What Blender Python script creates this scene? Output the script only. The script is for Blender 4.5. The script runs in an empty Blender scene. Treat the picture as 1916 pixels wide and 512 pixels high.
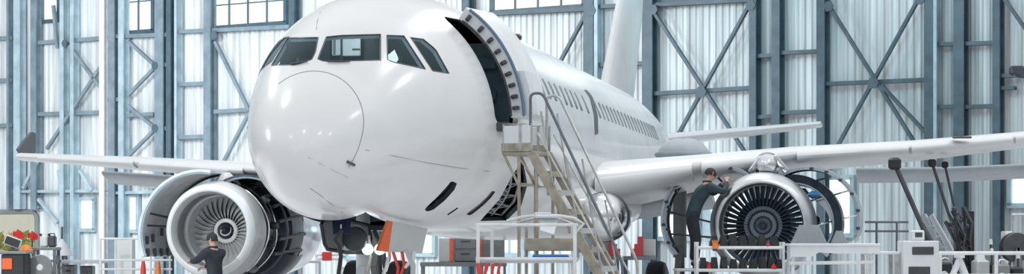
import bpy, bmesh, math, random
from mathutils import Vector, Matrix
from mathutils.bvhtree import BVHTree
random.seed(7)
S = bpy.context.scene
COL = S.collection
PI = math.pi
# ------------------------------------------------------------------ camera numbers (a 1916x512 frame)
F, CX, HY, H = 4256.0, 958.0, 445.0, 1.7

def P(px, py, D):
    """the point in the hangar that lies D metres out along the sight line through a spot of the photograph"""
    return Vector(((px - CX) * D / F, D, H + (HY - py) * D / F))

# ------------------------------------------------------------------ materials
MATS = {}
def mat(name, col, rough=.5, metal=0., var=.12, scale=6., bump=0., coat=0., spec=.5, stretch=None, rvar=0.):
    if name in MATS: return MATS[name]
    m = bpy.data.materials.new(name); m.use_nodes = True
    nt = m.node_tree; b = nt.nodes['Principled BSDF']
    b.inputs['Roughness'].default_value = rough; b.inputs['Metallic'].default_value = metal
    b.inputs['Specular IOR Level'].default_value = spec
    b.inputs['Coat Weight'].default_value = coat; b.inputs['Coat Roughness'].default_value = .11
    tc = nt.nodes.new('ShaderNodeTexCoord'); mp = nt.nodes.new('ShaderNodeMapping')
    nt.links.new(tc.outputs['Object'], mp.inputs['Vector'])
    if stretch: mp.inputs['Scale'].default_value = stretch
    n = nt.nodes.new('ShaderNodeTexNoise'); n.inputs['Scale'].default_value = scale; n.inputs['Detail'].default_value = 5
    nt.links.new(mp.outputs['Vector'], n.inputs['Vector'])
    r = nt.nodes.new('ShaderNodeValToRGB')
    lo = [max(0, c * (1 - var)) for c in col]; hi = [min(1, c * (1 + var)) for c in col]
    r.color_ramp.elements[0].position = .3; r.color_ramp.elements[1].position = .7
    r.color_ramp.elements[0].color = (*lo, 1); r.color_ramp.elements[1].color = (*hi, 1)
    nt.links.new(n.outputs['Fac'], r.inputs['Fac']); nt.links.new(r.outputs['Color'], b.inputs['Base Color'])
    if rvar:
        mr = nt.nodes.new('ShaderNodeMapRange'); mr.inputs['To Min'].default_value = max(0, rough - rvar); mr.inputs['To Max'].default_value = rough + rvar
        nt.links.new(n.outputs['Fac'], mr.inputs['Value']); nt.links.new(mr.outputs['Result'], b.inputs['Roughness'])
    if bump:
        bp = nt.nodes.new('ShaderNodeBump'); bp.inputs['Strength'].default_value = bump; bp.inputs['Distance'].default_value = .02
        nt.links.new(n.outputs['Fac'], bp.inputs['Height']); nt.links.new(bp.outputs['Normal'], b.inputs['Normal'])
    MATS[name] = m
    return m

def emat(name, col, strength):
    m = bpy.data.materials.new(name); m.use_nodes = True
    nt = m.node_tree; nt.nodes.clear()
    o = nt.nodes.new('ShaderNodeOutputMaterial'); e = nt.nodes.new('ShaderNodeEmission')
    e.inputs['Color'].default_value = (*col, 1); e.inputs['Strength'].default_value = strength
    nt.links.new(e.outputs[0], o.inputs[0]); return m

def glassmat(name, tint, refl=.25, rough=.03):
    m = bpy.data.materials.new(name); m.use_nodes = True
    nt = m.node_tree; nt.nodes.clear()
    o = nt.nodes.new('ShaderNodeOutputMaterial'); mx = nt.nodes.new('ShaderNodeMixShader')
    t = nt.nodes.new('ShaderNodeBsdfTransparent'); g = nt.nodes.new('ShaderNodeBsdfGlossy')
    t.inputs[0].default_value = (*tint, 1); g.inputs['Roughness'].default_value = rough; g.inputs[0].default_value = (.42, .58, .64, 1)
    fr = nt.nodes.new('ShaderNodeFresnel'); fr.inputs[0].default_value = 1.5
    ma = nt.nodes.new('ShaderNodeMath'); ma.operation = 'MULTIPLY_ADD'; ma.inputs[1].default_value = 1.0; ma.inputs[2].default_value = refl * .2
    ge = nt.nodes.new('ShaderNodeNewGeometry'); iv = nt.nodes.new('ShaderNodeMath'); iv.operation = 'SUBTRACT'; iv.inputs[0].default_value = 1.0; nt.links.new(ge.outputs['Backfacing'], iv.inputs[1])
    m2 = nt.nodes.new('ShaderNodeMath'); m2.operation = 'MULTIPLY'; nt.links.new(ma.outputs[0], m2.inputs[0]); nt.links.new(iv.outputs[0], m2.inputs[1])
    nt.links.new(fr.outputs[0], ma.inputs[0]); nt.links.new(m2.outputs[0], mx.inputs[0])
    nt.links.new(t.outputs[0], mx.inputs[1]); nt.links.new(g.outputs[0], mx.inputs[2]); nt.links.new(mx.outputs[0], o.inputs[0])
    return m

WHITE = mat('aircraft_white_paint', (.74, .755, .77), .24, 0, .03, 1.2, coat=.45, rvar=.04)
WINGW = mat('wing_white_paint', (.64, .66, .675), .32, 0, .04, 1.5)
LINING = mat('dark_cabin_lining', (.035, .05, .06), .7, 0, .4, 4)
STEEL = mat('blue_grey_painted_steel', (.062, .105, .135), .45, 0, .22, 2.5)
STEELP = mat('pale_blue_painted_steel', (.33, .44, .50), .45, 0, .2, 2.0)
SHEET = mat('pale_corrugated_sheet', (.57, .615, .64), .5, .0, .28, .7, stretch=(7, 7, .35))
CONC = mat('grey_hangar_floor', (.70, .70, .71), .35, 0, .15, .6, rvar=.1)
CHROME = mat('polished_metal', (.72, .74, .76), .16, 1, .05, 3)
BRUSH = mat('dull_aluminium', (.55, .58, .60), .36, 1, .1, 5)
GREYP = mat('light_grey_paint', (.5, .53, .55), .35, 0, .08, 3)
MIDG = mat('mid_grey_paint', (.2, .215, .225), .45, 0, .12, 3)
DARKG = mat('dark_grey_paint', (.06, .065, .075), .4, 0, .25, 4)
BLACK = mat('black_rubber', (.016, .018, .022), .5, 0, .3, 6)
DARKM = mat('dark_blued_metal', (.02, .03, .045), .3, .4, .5, 5)
BLADED = mat('dark_fan_blade', (.07, .10, .13), .3, .3, .2, 3)
BLADE = mat('fan_blade_metal', (.66, .68, .69), .35, .15, .15, 3)
ORANGE = mat('orange_red_paint', (.78, .13, .03), .4, 0, .06, 3)
RED = mat('red_paint', (.66, .06, .05), .45, 0, .1, 4)
NAVY = mat('navy_fabric', (.01, .025, .075), .7, 0, .15, 8)
TAN = mat('weathered_tan_paint', (.36, .33, .27), .5, 0, .25, 8)
TUBE = mat('galvanised_tube', (.5, .51, .51), .35, .6, .2, 8)
WTUBE = mat('white_painted_tube', (.72, .75, .77), .4, 0, .1, 5)
DTUBE = mat('dark_grey_tube', (.14, .16, .175), .4, .3, .2, 8)
GLASS = glassmat('tinted_cockpit_glass', (.78, .88, .91), .0)
PANEL = mat('clear_white_panel', (.72, .76, .78), .4, 0, .06, 3)
BLUE = mat('bright_blue_plastic', (.02, .12, .42), .45, 0, .1, 4)
SLOT = mat('cabin_window_glass', (.16, .2, .22), .25, 0, .1, 3)
SEAM = mat('seam_sealant', (.2, .21, .22), .5, 0, .1, 3)
COWLIN = mat('grey_cowl_lining', (.62, .67, .70), .38, .1, .18, 3)
DAY = emat('daylit_frosted_glass', (.86, .97, 1.0), 1.9)
LAMPW = emat('flood_light_lens', (.8, .97, 1.0), 5)

# ------------------------------------------------------------------ mesh collector
class MB:
    def __init__(self): self.v = []; self.f = []; self.m = []; self.mi = 0
    def add(self, vs, fs):
        b = len(self.v); self.v += [Vector(v) for v in vs]
        self.f += [tuple(b + i for i in f) for f in fs]; self.m += [self.mi] * len(fs)
        return self
    def grid(self, rows, closed=False, cap0=False, cap1=False):
        n = len(rows[0]); vs = [p for r in rows for p in r]; fs = []
        for i in range(len(rows) - 1):
            for j in range(n if closed else n - 1):
                k = (j + 1) % n
                fs.append((i * n + j, i * n + k, (i + 1) * n + k, (i + 1) * n + j))
        if cap0: fs.append(tuple(reversed(range(n))))
        if cap1: fs.append(tuple((len(rows) - 1) * n + j for j in range(n)))
        return self.add(vs, fs)
    def box(self, c, s, R=None):
        c = Vector(c); x, y, z = [q / 2 for q in s]
        vs = [Vector((a, b, d)) for a in (-x, x) for b in (-y, y) for d in (-z, z)]
        if R is not None: vs = [R @ v for v in vs]
        return self.add([c + v for v in vs], [(0, 1, 3, 2), (4, 6, 7, 5), (0, 4, 5, 1), (2, 3, 7, 6), (0, 2, 6, 4), (1, 5, 7, 3)])
    def bbox(self, c, s, bev=.02, R=None):
        """a box with chamfered vertical and horizontal edges"""
        c = Vector(c); bev = min(bev, min(s) * .45); x, y, z = [q / 2 for q in s]
        def ring(ix, iz):
            X, Y = x - ix, y - ix
            b = max(.0005, bev - ix * .5)
            return [Vector(q) for q in ((-X + b, -Y, iz), (X - b, -Y, iz), (X, -Y + b, iz), (X, Y - b, iz), (X - b, Y, iz), (-X + b, Y, iz), (-X, Y - b, iz), (-X, -Y + b, iz))]
        rows = [ring(bev, -z), ring(0, -z + bev), ring(0, z - bev), ring(bev, z)]
        if R is not None: rows = [[R @ v for v in r] for r in rows]
        return self.grid([[c + v for v in r] for r in rows], True, True, True)
    def frame(self, a, b, up=None):
        a, b = Vector(a), Vector(b); d = (b - a).normalized()
        up = Vector(up) if up is not None else (Vector((0, 0, 1)) if abs(d.z) < .95 else Vector((0, 1, 0)))
        s = d.cross(up).normalized(); u = s.cross(d).normalized()
        return a, b, s, u
    def bar(self, a, b, w, h, up=None):
        a, b, s, u = self.frame(a, b, up)
        q = [(-w / 2, -h / 2), (w / 2, -h / 2), (w / 2, h / 2), (-w / 2, h / 2)]
        return self.grid([[p + s * x + u * y for x, y in q] for p in (a, b)], True, True, True)
    def ibeam(self, a, b, w, h, up=None, t=.25):
        """H section: w across, h along up (the flanges face along up)"""
        a, b, s, u = self.frame(a, b, up); x, y = w / 2, h / 2; tw = w * t * .5; tf = h * t * .6
        q = [(-x, -y), (x, -y), (x, -y + tf), (tw, -y + tf), (tw, y - tf), (x, y - tf), (x, y), (-x, y), (-x, y - tf), (-tw, y - tf), (-tw, -y + tf), (-x, -y + tf)]
        return self.grid([[p + s * X + u * Y for X, Y in q] for p in (a, b)], True, True, True)
    def tube(self, pts, r, n=10, closed=False, cap=True):
        pts = [Vector(p) for p in pts]; rs = r if isinstance(r, (list, tuple)) else [r] * len(pts)
        rows = []; N = len(pts); ref = None
        for i, p in enumerate(pts):
            if closed: d = (pts[(i + 1) % N] - pts[i - 1])
            else: d = pts[min(i + 1, N - 1)] - pts[max(i - 1, 0)]
            d = d.normalized() if d.length > 1e-9 else Vector((0, 0, 1))
            if ref is None: ref = Vector((0, 0, 1)) if abs(d.z) < .9 else Vector((1, 0, 0))
            s = d.cross(ref).normalized(); u = s.cross(d).normalized(); ref = u
            rows.append([p + (s * math.cos(2 * PI * k / n) + u * math.sin(2 * PI * k / n)) * rs[i] for k in range(n)])
        if closed: rows.append(rows[0])
        return self.grid(rows, True, cap and not closed, cap and not closed)
    def lathe(self, prof, c=(0, 0, 0), axis='Y', n=48, a0=0., a1=2 * PI, cap=False):
        c = Vector(c); full = abs(a1 - a0 - 2 * PI) < 1e-6; rows = []
        for (r, t) in prof:
            row = []
            for k in range(n if full else n + 1):
                a = a0 + (a1 - a0) * k / n; x, y = r * math.cos(a), r * math.sin(a)
                row.append(c + (Vector((x, t, y)) if axis == 'Y' else Vector((x, y, t)) if axis == 'Z' else Vector((t, x, y))))
            rows.append(row)
        return self.grid(rows, full, cap and full, cap and full)
    def xform(self, M): self.v = [M @ v for v in self.v]; return self
    def dropz(self, *a): return self

def fillet(pts, r, n=5):
    """a polyline with its inner corners rounded"""
    pts = [Vector(p) for p in pts]; out = [pts[0]]
    for i in range(1, len(pts) - 1):
        a, b, c = pts[i - 1], pts[i], pts[i + 1]
        q = min(r, (a - b).length * .45, (c - b).length * .45)
        p0 = b + (a - b).normalized() * q; p1 = b + (c - b).normalized() * q
        for k in range(n + 1):
            t = k / n; out.append(p0 * (1 - t) ** 2 + b * 2 * t * (1 - t) + p1 * t * t)
    out.append(pts[-1]); return out

WM = {}
def rootm(o):
    while o.parent: o = o.parent
    return WM.get(o.name, Matrix.Identity(4))
def orient(mb, outward=True):
    vol = sum(mb.v[f[0]].dot(mb.v[f[i]].cross(mb.v[f[i + 1]])) for f in mb.f for i in range(1, len(f) - 1))
    if (vol > 0) != outward: mb.f = [tuple(reversed(f)) for f in mb.f]
    return mb
def obj(name, mb, m, parent=None, world=True, smooth=.6, solid=0., recalc=True):
    """links the collected shape as ONE mesh object; its vertices are world points unless world=False (then they are in the thing's own axes)"""
    me = bpy.data.meshes.new(name)
    vs = mb.v
    if parent is not None and world:
        inv = rootm(parent).inverted(); vs = [inv @ v for v in vs]
    me.from_pydata([tuple(v) for v in vs], [], mb.f); me.validate(); me.update()
    ms = m if isinstance(m, (list, tuple)) else [m]
    for q in ms: me.materials.append(q)
    if len(ms) > 1 and len(me.polygons) == len(mb.m): me.polygons.foreach_set('material_index', mb.m)
    bm = bmesh.new(); bm.from_mesh(me); recalc and bmesh.ops.recalc_face_normals(bm, faces=bm.faces)
    if solid: bmesh.ops.solidify(bm, geom=bm.faces[:], thickness=solid)
    bm.to_mesh(me); bm.free()
    if smooth:
        me.polygons.foreach_set('use_smooth', [True] * len(me.polygons)); me.set_sharp_from_angle(angle=smooth)
    o = bpy.data.objects.new(name, me); COL.objects.link(o)
    if parent is not None: o.parent = parent
    return o
def tag(o, label=None, cat=None, group=None, kind=None):
    if label: o['label'] = label
    if cat: o['category'] = cat
    if group: o['group'] = group
    if kind: o['kind'] = kind
    return o
def thing(name, loc, label, cat, group=None, rz=0.):
    o = bpy.data.objects.new(name, None); COL.objects.link(o); o.empty_display_size = .2
    M = Matrix.Translation(Vector(loc)) @ Matrix.Rotation(rz, 4, 'Z'); o.matrix_world = M; WM[o.name] = M
    return tag(o, label, cat, group)
def struct(name, mb, m, parent=None, **k):
    o = obj(name, mb, m, parent, **k)
    if parent is None: o['kind'] = 'structure'
    return o
def rotz(a): return Matrix.Rotation(a, 3, 'Z')
def dup(o, parent=None):
    """a copy of a thing with copies of its parts and sub-parts"""
    c = o.copy(); COL.objects.link(c); c.parent = parent
    for ch in list(o.children): dup(ch, c)
    return c
def place(r, loc, rz=0.):
    M = Matrix.Translation(Vector(loc)) @ Matrix.Rotation(rz, 4, 'Z'); r.matrix_world = M; WM[r.name] = M; return r
# ================================================================== THE AIRCRAFT
TH = math.atan((1720 - CX) / F); CT, ST = math.cos(TH), math.sin(TH)
YN = 28.2; XN = ((1720 - 32967 / YN) - CX) * YN / F
plane = thing('aircraft', (XN, YN, 0), 'white twin-engine airliner with its front door open, nosed into the hangar', 'aircraft', rz=-TH)
MW = WM['aircraft']; MI = MW.inverted()
CAM = MI @ Vector((0, 0, H))
def L(px, py, D): return MI @ P(px, py, D)

TAB = [  # s, half width, top, widest level, bottom (levels above the eye)
 (0, .02, 1.07, 1.05, 1.03), (.04, .19, 1.23, 1.05, .89), (.15, .37, 1.45, 1.08, .72), (.3, .50, 1.65, 1.15, .60), (.5, .63, 1.84, 1.22, .48), (.85, .81, 2.10, 1.31, .37), (1.0, .87, 2.20, 1.33, .33),
 (1.35, 1.0, 2.47, 1.37, .28), (2, 1.21, 2.86, 1.42, .21), (3, 1.50, 3.22, 1.49, .15), (4, 1.78, 3.45, 1.53, .12), (5, 1.97, 3.57, 1.55, .1), (6, 2.04, 3.6, 1.55, .1), (10, 2.04, 3.6, 1.55, .1),
 (17, 2.04, 3.6, 1.55, .1), (24, 2.04, 3.6, 1.55, .1), (27, 1.86, 3.52, 1.68, .5), (30, 1.35, 3.27, 2.0, 1.2), (32.5, .72, 2.95, 2.3, 1.85), (34, .25, 2.7, 2.5, 2.3), (34.2, .04, 2.54, 2.5, 2.46)]
def pchip(xs, ys):
    n = len(xs); h = [xs[i + 1] - xs[i] for i in range(n - 1)]; d = [(ys[i + 1] - ys[i]) / h[i] for i in range(n - 1)]
    m = [d[0]] + [0] * (n - 2) + [d[-1]]
    for i in range(1, n - 1):
        if d[i - 1] * d[i] > 0:
            w1, w2 = 2 * h[i] + h[i - 1], h[i] + 2 * h[i - 1]; m[i] = (w1 + w2) / (w1 / d[i - 1] + w2 / d[i])
    def f(x):
        i = max(0, min(n - 2, next((k for k in range(n - 1) if x < xs[k + 1]), n - 2)))
        t = (x - xs[i]) / h[i]; t = max(0, min(1, t))
        return (ys[i] * (1 + 2 * t) * (1 - t) ** 2 + m[i] * h[i] * t * (1 - t) ** 2 + ys[i + 1] * t * t * (3 - 2 * t) + m[i + 1] * h[i] * t * t * (t - 1))
    return f
XS = [r[0] for r in TAB]; FN = [pchip(XS, [r[k] for r in TAB]) for k in (1, 2, 3, 4)]
def section(s, off=0., n=112):
    hw, tp, md, bt = [f(s) for f in FN]; hw, tp, bt = max(hw - off, .01), max(tp - off, md + .01), min(bt + off, md - .01)
    row = []
    for k in range(n):
        a = 2 * PI * k / n; c, q = math.cos(a), math.sin(a)
        row.append(Vector((hw * c, s, H + md + ((tp - md) if q > 0 else (md - bt)) * q)))
    return row
ST_ = [.0, .01, .025, .05, .09, .14, .2, .28, .36, .46, .58, .72, .86] + [1 + .12 * k for k in range(17)] + [3.1 + .2 * k for k in range(20)] + [7.5 + .75 * k for k in range(23)] + [24.5 + .5 * k for k in range(20)] + [34.15]
outer = MB().grid([section(s) for s in ST_], True, True, True)
BV = BVHTree.FromPolygons(outer.v, outer.f)
def hit(px, py):
    """where the sight line through a spot of the photograph meets the fuselage skin, and the skin's outward normal there (aircraft axes)"""
    d = (L(px, py, 30) - CAM).normalized(); p, n, i, t = BV.ray_cast(CAM, d)
    if p is None: return None, None
    if n.dot(d) > 0: n = -n
    return p, n
shell = orient(MB().grid([section(s) for s in ST_], True, True, True))
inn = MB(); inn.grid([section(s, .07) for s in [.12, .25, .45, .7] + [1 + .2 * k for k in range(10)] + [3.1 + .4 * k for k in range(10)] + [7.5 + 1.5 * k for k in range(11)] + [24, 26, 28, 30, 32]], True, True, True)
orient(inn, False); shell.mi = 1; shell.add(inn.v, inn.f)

def resample(poly, n):
    poly = [Vector((*p, 0)) for p in poly]
    if len(poly) == 2: return [poly[0].lerp(poly[1], k / n) for k in range(n + 1)]
    ls = [(poly[i + 1] - poly[i]).length for i in range(len(poly) - 1)]; tot = sum(ls); out = []
    for k in range(n + 1):
        q = tot * k / n; i = 0
        while i < len(ls) - 1 and q > ls[i]: q -= ls[i]; i += 1
        out.append(poly[i].lerp(poly[i + 1], min(1, q / ls[i])))
    return out
def coons(top, right, bottom, left, nu=14, nv=10):
    """top and bottom run left to right, left and right run top to bottom"""
    T, B, Lf, R = resample(top, nu), resample(bottom, nu), resample(left, nv), resample(right, nv); rows = []
    for j in range(nv + 1):
        v = j / nv; row = []
        for i in range(nu + 1):
            u = i / nu
            row.append((T[i] * (1 - v) + B[i] * v) + (Lf[j] * (1 - u) + R[j] * u) - (T[0] * (1 - u) * (1 - v) + T[-1] * u * (1 - v) + B[0] * (1 - u) * v + B[-1] * u * v))
        rows.append(row)
    return rows
def skin_patch(rows):
    out = []
    for r in rows:
        o = []
        for q in r:
            p, n = hit(q.x, q.y); o.append((p, n))
        out.append(o)
    return out
def slab(patch, o, i):
    """a closed slab following a patch of skin, from o outside it to i inside it (negative)"""
    n = Vector((0, 0, 0))
    for r in patch:
        for _, q in r: n += q
    n.normalize(); nv, nu = len(patch), len(patch[0]); mb = MB()
    idx = [(j, k) for j in range(nv) for k in range(nu)]
    A = [patch[j][k][0] + n * o for j, k in idx]; B = [patch[j][k][0] + n * i for j, k in idx]
    fs = []; M = nv * nu; g = lambda j, k: j * nu + k
    for j in range(nv - 1):
        for k in range(nu - 1):
            fs.append((g(j, k), g(j, k + 1), g(j + 1, k + 1), g(j + 1, k))); fs.append((M + g(j, k), M + g(j + 1, k), M + g(j + 1, k + 1), M + g(j, k + 1)))
    per = [g(0, k) for k in range(nu - 1)] + [g(j, nu - 1) for j in range(nv - 1)] + [g(nv - 1, k) for k in range(nu - 1, 0, -1)] + [g(j, 0) for j in range(nv - 1, 0, -1)]
    for a, b in zip(per, per[1:] + per[:1]): fs.append((a, M + a, M + b, b))
    mb.add(A + B, fs); return mb, [patch[0][0][0] * 0 + A[a] for a in per]
def mirror(mb):
    m = MB(); m.add([Vector((-v.x, v.y, v.z)) for v in mb.v], [tuple(reversed(f)) for f in mb.f]); return m

PANES = {
 'A': coons([(538, 71), (595, 70)], [(595, 70), (590, 97), (583, 111)], [(508, 122), (555, 121), (583, 111)], [(538, 71), (508, 122)]),
 'B': coons([(611, 69), (640, 66), (712, 64)], [(712, 64), (712, 112)], [(595, 110), (606, 115), (712, 112)], [(611, 69), (595, 110)]),
 'C': coons([(724, 66), (756, 67)], [(756, 67), (796, 129)], [(725, 111), (732, 115), (796, 129)], [(724, 66), (725, 111)]),
 'D': coons([(768, 70), (792, 73)], [(792, 73), (815, 92), (840, 137)], [(809, 132), (840, 137)], [(768, 70), (809, 132)])}
cutters = []; panes = []
for k, rows in PANES.items():
    pt = skin_patch(rows)
    cutters.append(slab(pt, .25, -.3)[0]); g, per = slab(pt, -.004, -.022); panes.append((g, per))
    if k in 'CD': cutters.append(mirror(cutters[-1])); panes.append((mirror(g), [Vector((-p.x, p.y, p.z)) for p in per]))
# belly slots, exit slit, open belly bay
SLOTS = [
 coons([(843, 340), (848, 339), (855, 343)], [(855, 343), (850, 355), (833, 374), (812, 391), (805, 394)], [(795, 392), (799, 395), (805, 394)], [(843, 340), (834, 351), (817, 369), (798, 387), (795, 392)], 6, 18),
 coons([(920, 357), (927, 358)], [(927, 358), (920, 368), (904, 384), (884, 400), (879, 402)], [(873, 401), (879, 402)], [(920, 357), (910, 369), (895, 383), (877, 396), (873, 401)], 6, 18),
 coons([(855, 388), (858, 389)], [(858, 389), (839, 402)], [(836, 401), (839, 402)], [(855, 388), (836, 401)], 3, 5),
 coons([(1093, 168), (1097, 168)], [(1097, 168), (1108, 180), (1118, 215), (1119, 250)], [(1113, 252), (1119, 250)], [(1093, 168), (1103, 182), (1111, 215), (1113, 252)], 4, 14)]
DARKCUT = []
for q in SLOTS[:3]: cutters.append(slab(skin_patch(q), .2, -.2)[0]); DARKCUT.append(cutters[-1])
BAY = coons([(960, 325), (978, 300)], [(978, 300), (987, 345), (975, 385), (948, 412)], [(898, 413), (948, 412)], [(960, 325), (935, 372), (898, 413)], 8, 10)
bayp = skin_patch(BAY); cutters.append(slab(bayp, .3, -.3)[0]); DARKCUT.append(cutters[-1])
# front door hole: prism across the port side
DS0, DS1, DZ0, DZ1 = 4.02, 4.9, 1.62, 3.12
dh = MB(); poly = []
for (cs, cz, a) in ((DS1 - .12, DZ0 + .12, -90), (DS1 - .12, DZ1 - .12, 0), (DS0 + .12, DZ1 - .12, 90), (DS0 + .12, DZ0 + .12, 180)):
    for k in range(5): t = math.radians(a + 22.5 * k); poly.append((cs + .12 * math.cos(t), H + cz + .12 * math.sin(t)))
dh.grid([[Vector((x, s, z)) for s, z in poly] for x in (.75, 3)], True, True, True); cutters.append(dh)
noseb = MB()   # nose gear bay through the belly
noseb.box((0, 3.05, H + .15), (.95, 2.6, .7)); cutters.append(noseb); DARKCUT.append(noseb)

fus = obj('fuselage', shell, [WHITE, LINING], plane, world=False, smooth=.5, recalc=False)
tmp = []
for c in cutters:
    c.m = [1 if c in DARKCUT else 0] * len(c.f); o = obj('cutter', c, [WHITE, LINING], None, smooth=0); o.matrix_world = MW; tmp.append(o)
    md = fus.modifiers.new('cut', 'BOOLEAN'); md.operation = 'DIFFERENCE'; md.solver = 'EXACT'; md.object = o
bpy.context.view_layer.update()
dg = bpy.context.evaluated_depsgraph_get()
me2 = bpy.data.meshes.new_from_object(fus.evaluated_get(dg)); old = fus.data; fus.modifiers.clear(); fus.data = me2; me2.name = 'fuselage'
for o in tmp:
    d = o.data; bpy.data.objects.remove(o); bpy.data.meshes.remove(d)
me2.polygons.foreach_set('use_smooth', [True] * len(me2.polygons)); me2.set_sharp_from_angle(angle=.5)

for i, (g, per) in enumerate(panes):
    w = obj('cockpit_window', g, GLASS, plane, world=False)
    obj('window_seal', MB().tube(per, .011, 6, closed=True), DARKG, w, world=False)
for pts in (((545, 121, 0), (560, 119.5, 0), (576, 116, 0)), ((613, 117, 0), (632, 117.5, 0), (655, 116, 0))):
    q = []
    for x, y, _ in pts: p, n = hit(x, y); q.append(p + n * .02)
    obj('windscreen_wiper', MB().tube(q, .012, 6), DARKG, plane, world=False)
# cockpit bulkhead, seats and glareshield inside
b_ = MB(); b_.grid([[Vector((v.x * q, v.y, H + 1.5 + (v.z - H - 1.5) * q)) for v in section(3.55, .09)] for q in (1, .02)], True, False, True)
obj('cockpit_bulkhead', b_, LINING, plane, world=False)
obj('exit_shade_strip', slab(skin_patch(SLOTS[3]), .006, -.01)[0], DARKG, plane, world=False)  # dark strip on the skin paints in the shade of the exit recess
obj('slot_liner', slab(skin_patch(SLOTS[1]), -.03, -.05)[0], mat('brown_grey_liner', (.10, .08, .065), .6), plane, world=False)
g_ = MB(); g_.bbox((0, 1.55, H + 1.98), (1.5, .5, .12), .05); obj('glareshield', g_, BLACK, plane, world=False)
def at_s(px, py, s):
    d = (L(px, py, 30) - CAM).normalized(); return CAM + d * ((s - CAM.y) / d.y)
for i, (xa, xb, ya, yb) in enumerate(((641, 675, 71, 105), (621, 637, 72, 104))):
    g_ = MB(); a_, c_ = at_s(xa, yb, 3.40), at_s(xb, ya, 3.40); g_.bbox((a_ + c_) / 2, (abs(c_.x - a_.x), .03, abs(c_.z - a_.z)), .01); pn_ = obj('cockpit_door_panel', g_, PANEL, plane, world=False, smooth=0)
    if i == 0:
        g_ = MB(); g_.bbox(at_s(666, 92, 3.37), (.11, .03, .02), .006); obj('door_handle', g_, DARKG, pn_, world=False)
    else:
        g_ = MB(); p_ = at_s(626, 88, 3.37); g_.bbox(p_, (.03, .02, .2), .006); obj('door_rail', g_, MIDG, pn_, world=False)
cl_ = bpy.data.lights.new('cockpit_fill_spot', 'SPOT'); cl_.energy = 20; cl_.spot_size = .9; cl_.shadow_soft_size = .05; clo = bpy.data.objects.new('cockpit_fill_spot', cl_); COL.objects.link(clo)  # unseen spot added to light the white panels inside the cockpit
pa_ = MW @ at_s(640, 60, 2.6); pb_ = MW @ at_s(650, 92, 3.4); clo.location = pa_; clo.rotation_euler = (pb_ - pa_).to_track_quat('-Z', 'Y').to_euler()
for x in (-.62, .62):
    g_ = MB(); g_.bbox((x, 2.75, H + 1.95), (.42, .14, .7), .06); g_.bbox((x, 2.75, H + 2.4), (.24, .12, .2), .05)
    obj('pilot_seat', g_, DARKG, plane, world=False)
# radome seam and small nose marks
seam = []
for k in range(97):
    a = 2 * PI * k / 96; q = math.sin(a); s = .62 + .28 * q
    hw, tp, md, bt = [f(s) for f in FN]; r = 1.001
    seam.append(Vector((hw * r * math.cos(a), s, H + md + r * ((tp - md) if q > 0 else (md - bt)) * q)))
obj('radome_seam', MB().tube(seam[-8:-1] + seam[:34], .0045, 5), SEAM, plane, world=False)
def skin_tube(name, pts, r, m, lift=.004, n=6):
    q = []
    for x, y in pts:
        p, nn = hit(x, y)
        if p: q.append(p + nn * lift)
    return obj(name, MB().tube(q, r, n), m, plane, world=False)
skin_tube('pitot_probe', [(649, 302), (655, 304.5), (662, 308)], .02, DARKG, .01, 8)
skin_tube('panel_seam', [(577, 294), (600, 306), (625, 319), (650, 331)], .005, GREYP)
skin_tube('panel_seam', [(581, 352), (600, 365), (620, 381), (640, 397)], .003, SEAM)
skin_tube('panel_seam', [(684, 280), (740, 292), (800, 304), (860, 314), (915, 320)], .003, SEAM)
skin_tube('panel_seam', [(610, 6), (600, 22), (594, 40), (592, 55)], .003, SEAM)
# cabin windows
def porthole(px, py, w=.085, h=.175):
    p, n = hit(px, py)
    if not p: return
    u = Vector((0, 1, 0)); u = (u - n * u.dot(n)).normalized(); v = n.cross(u).normalized()
    if v.z < 0: v = -v
    ring = lambda k, o: [p + u * (math.copysign(abs(math.cos(2 * PI * j / 20)) ** .6, math.cos(2 * PI * j / 20)) * w * k) + v * (math.copysign(abs(math.sin(2 * PI * j / 20)) ** .6, math.sin(2 * PI * j / 20)) * h * k) + n * o for j in range(20)]
    obj('cabin_window', MB().grid([ring(1, -.006), ring(1, .004), ring(.86, .007)], True, True, True), SLOT, plane, world=False)
def wy(x): return 156.4 + .406 * (x - 1000.8)
for x in [988.3, 1000.8, 1012.3, 1023.2, 1034.1, 1044.3, 1054.4, 1064, 1073.6, 1082.6, 1095.5] + [1117.8, 1126, 1133.4, 1140.6, 1147.4, 1154, 1160.7, 1167, 1173.8, 1179.8, 1186, 1191.7, 1197.6, 1203.8, 1209.5, 1214.5, 1219, 1223.2, 1227.2]:
    porthole(x, wy(x))
# ------------------------------------------------------------------ front door, swung out on its arm
door_n = 14
def door_ring(s, o, inner=False):
    hw, tp, md, bt = [f(s) for f in FN]; row = []
    for k in range(door_n + 1):
        z = DZ0 - .02 + (DZ1 - DZ0 + .06) * k / door_n
        a = math.asin(max(-1, min(1, (z - md) / (tp - md) if z > md else (z - md) / (md - bt))))
        row.append(Vector(((hw - o) * math.cos(a), s, H + md + (tp - md - o) * math.sin(a) if z > md else H + z)))
    return row
def door_mb(o0, o1, s0, s1, dx, dz, ds):
    out = [door_ring(s, o0) for s in (s0, s0 + .04, s1 - .04, s1)]; inn = [door_ring(s, o1) for s in (s0, s0 + .04, s1 - .04, s1)]
    mb = MB(); rows = []
    for k in range(door_n + 1): rows.append([r[k] for r in out] + [r[k] for r in reversed(inn)])
    mb.grid(rows, True, True, True); mb.v = [v + Vector((dx, ds, dz)) for v in mb.v]; return mb
DDX, DDZ, DDS = .36, .10, .22
dr = obj('front_door', door_mb(0, .19, DS0 + .02, DS1 + .05, DDX, DDZ, DDS), PANEL, plane, world=False)
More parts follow.
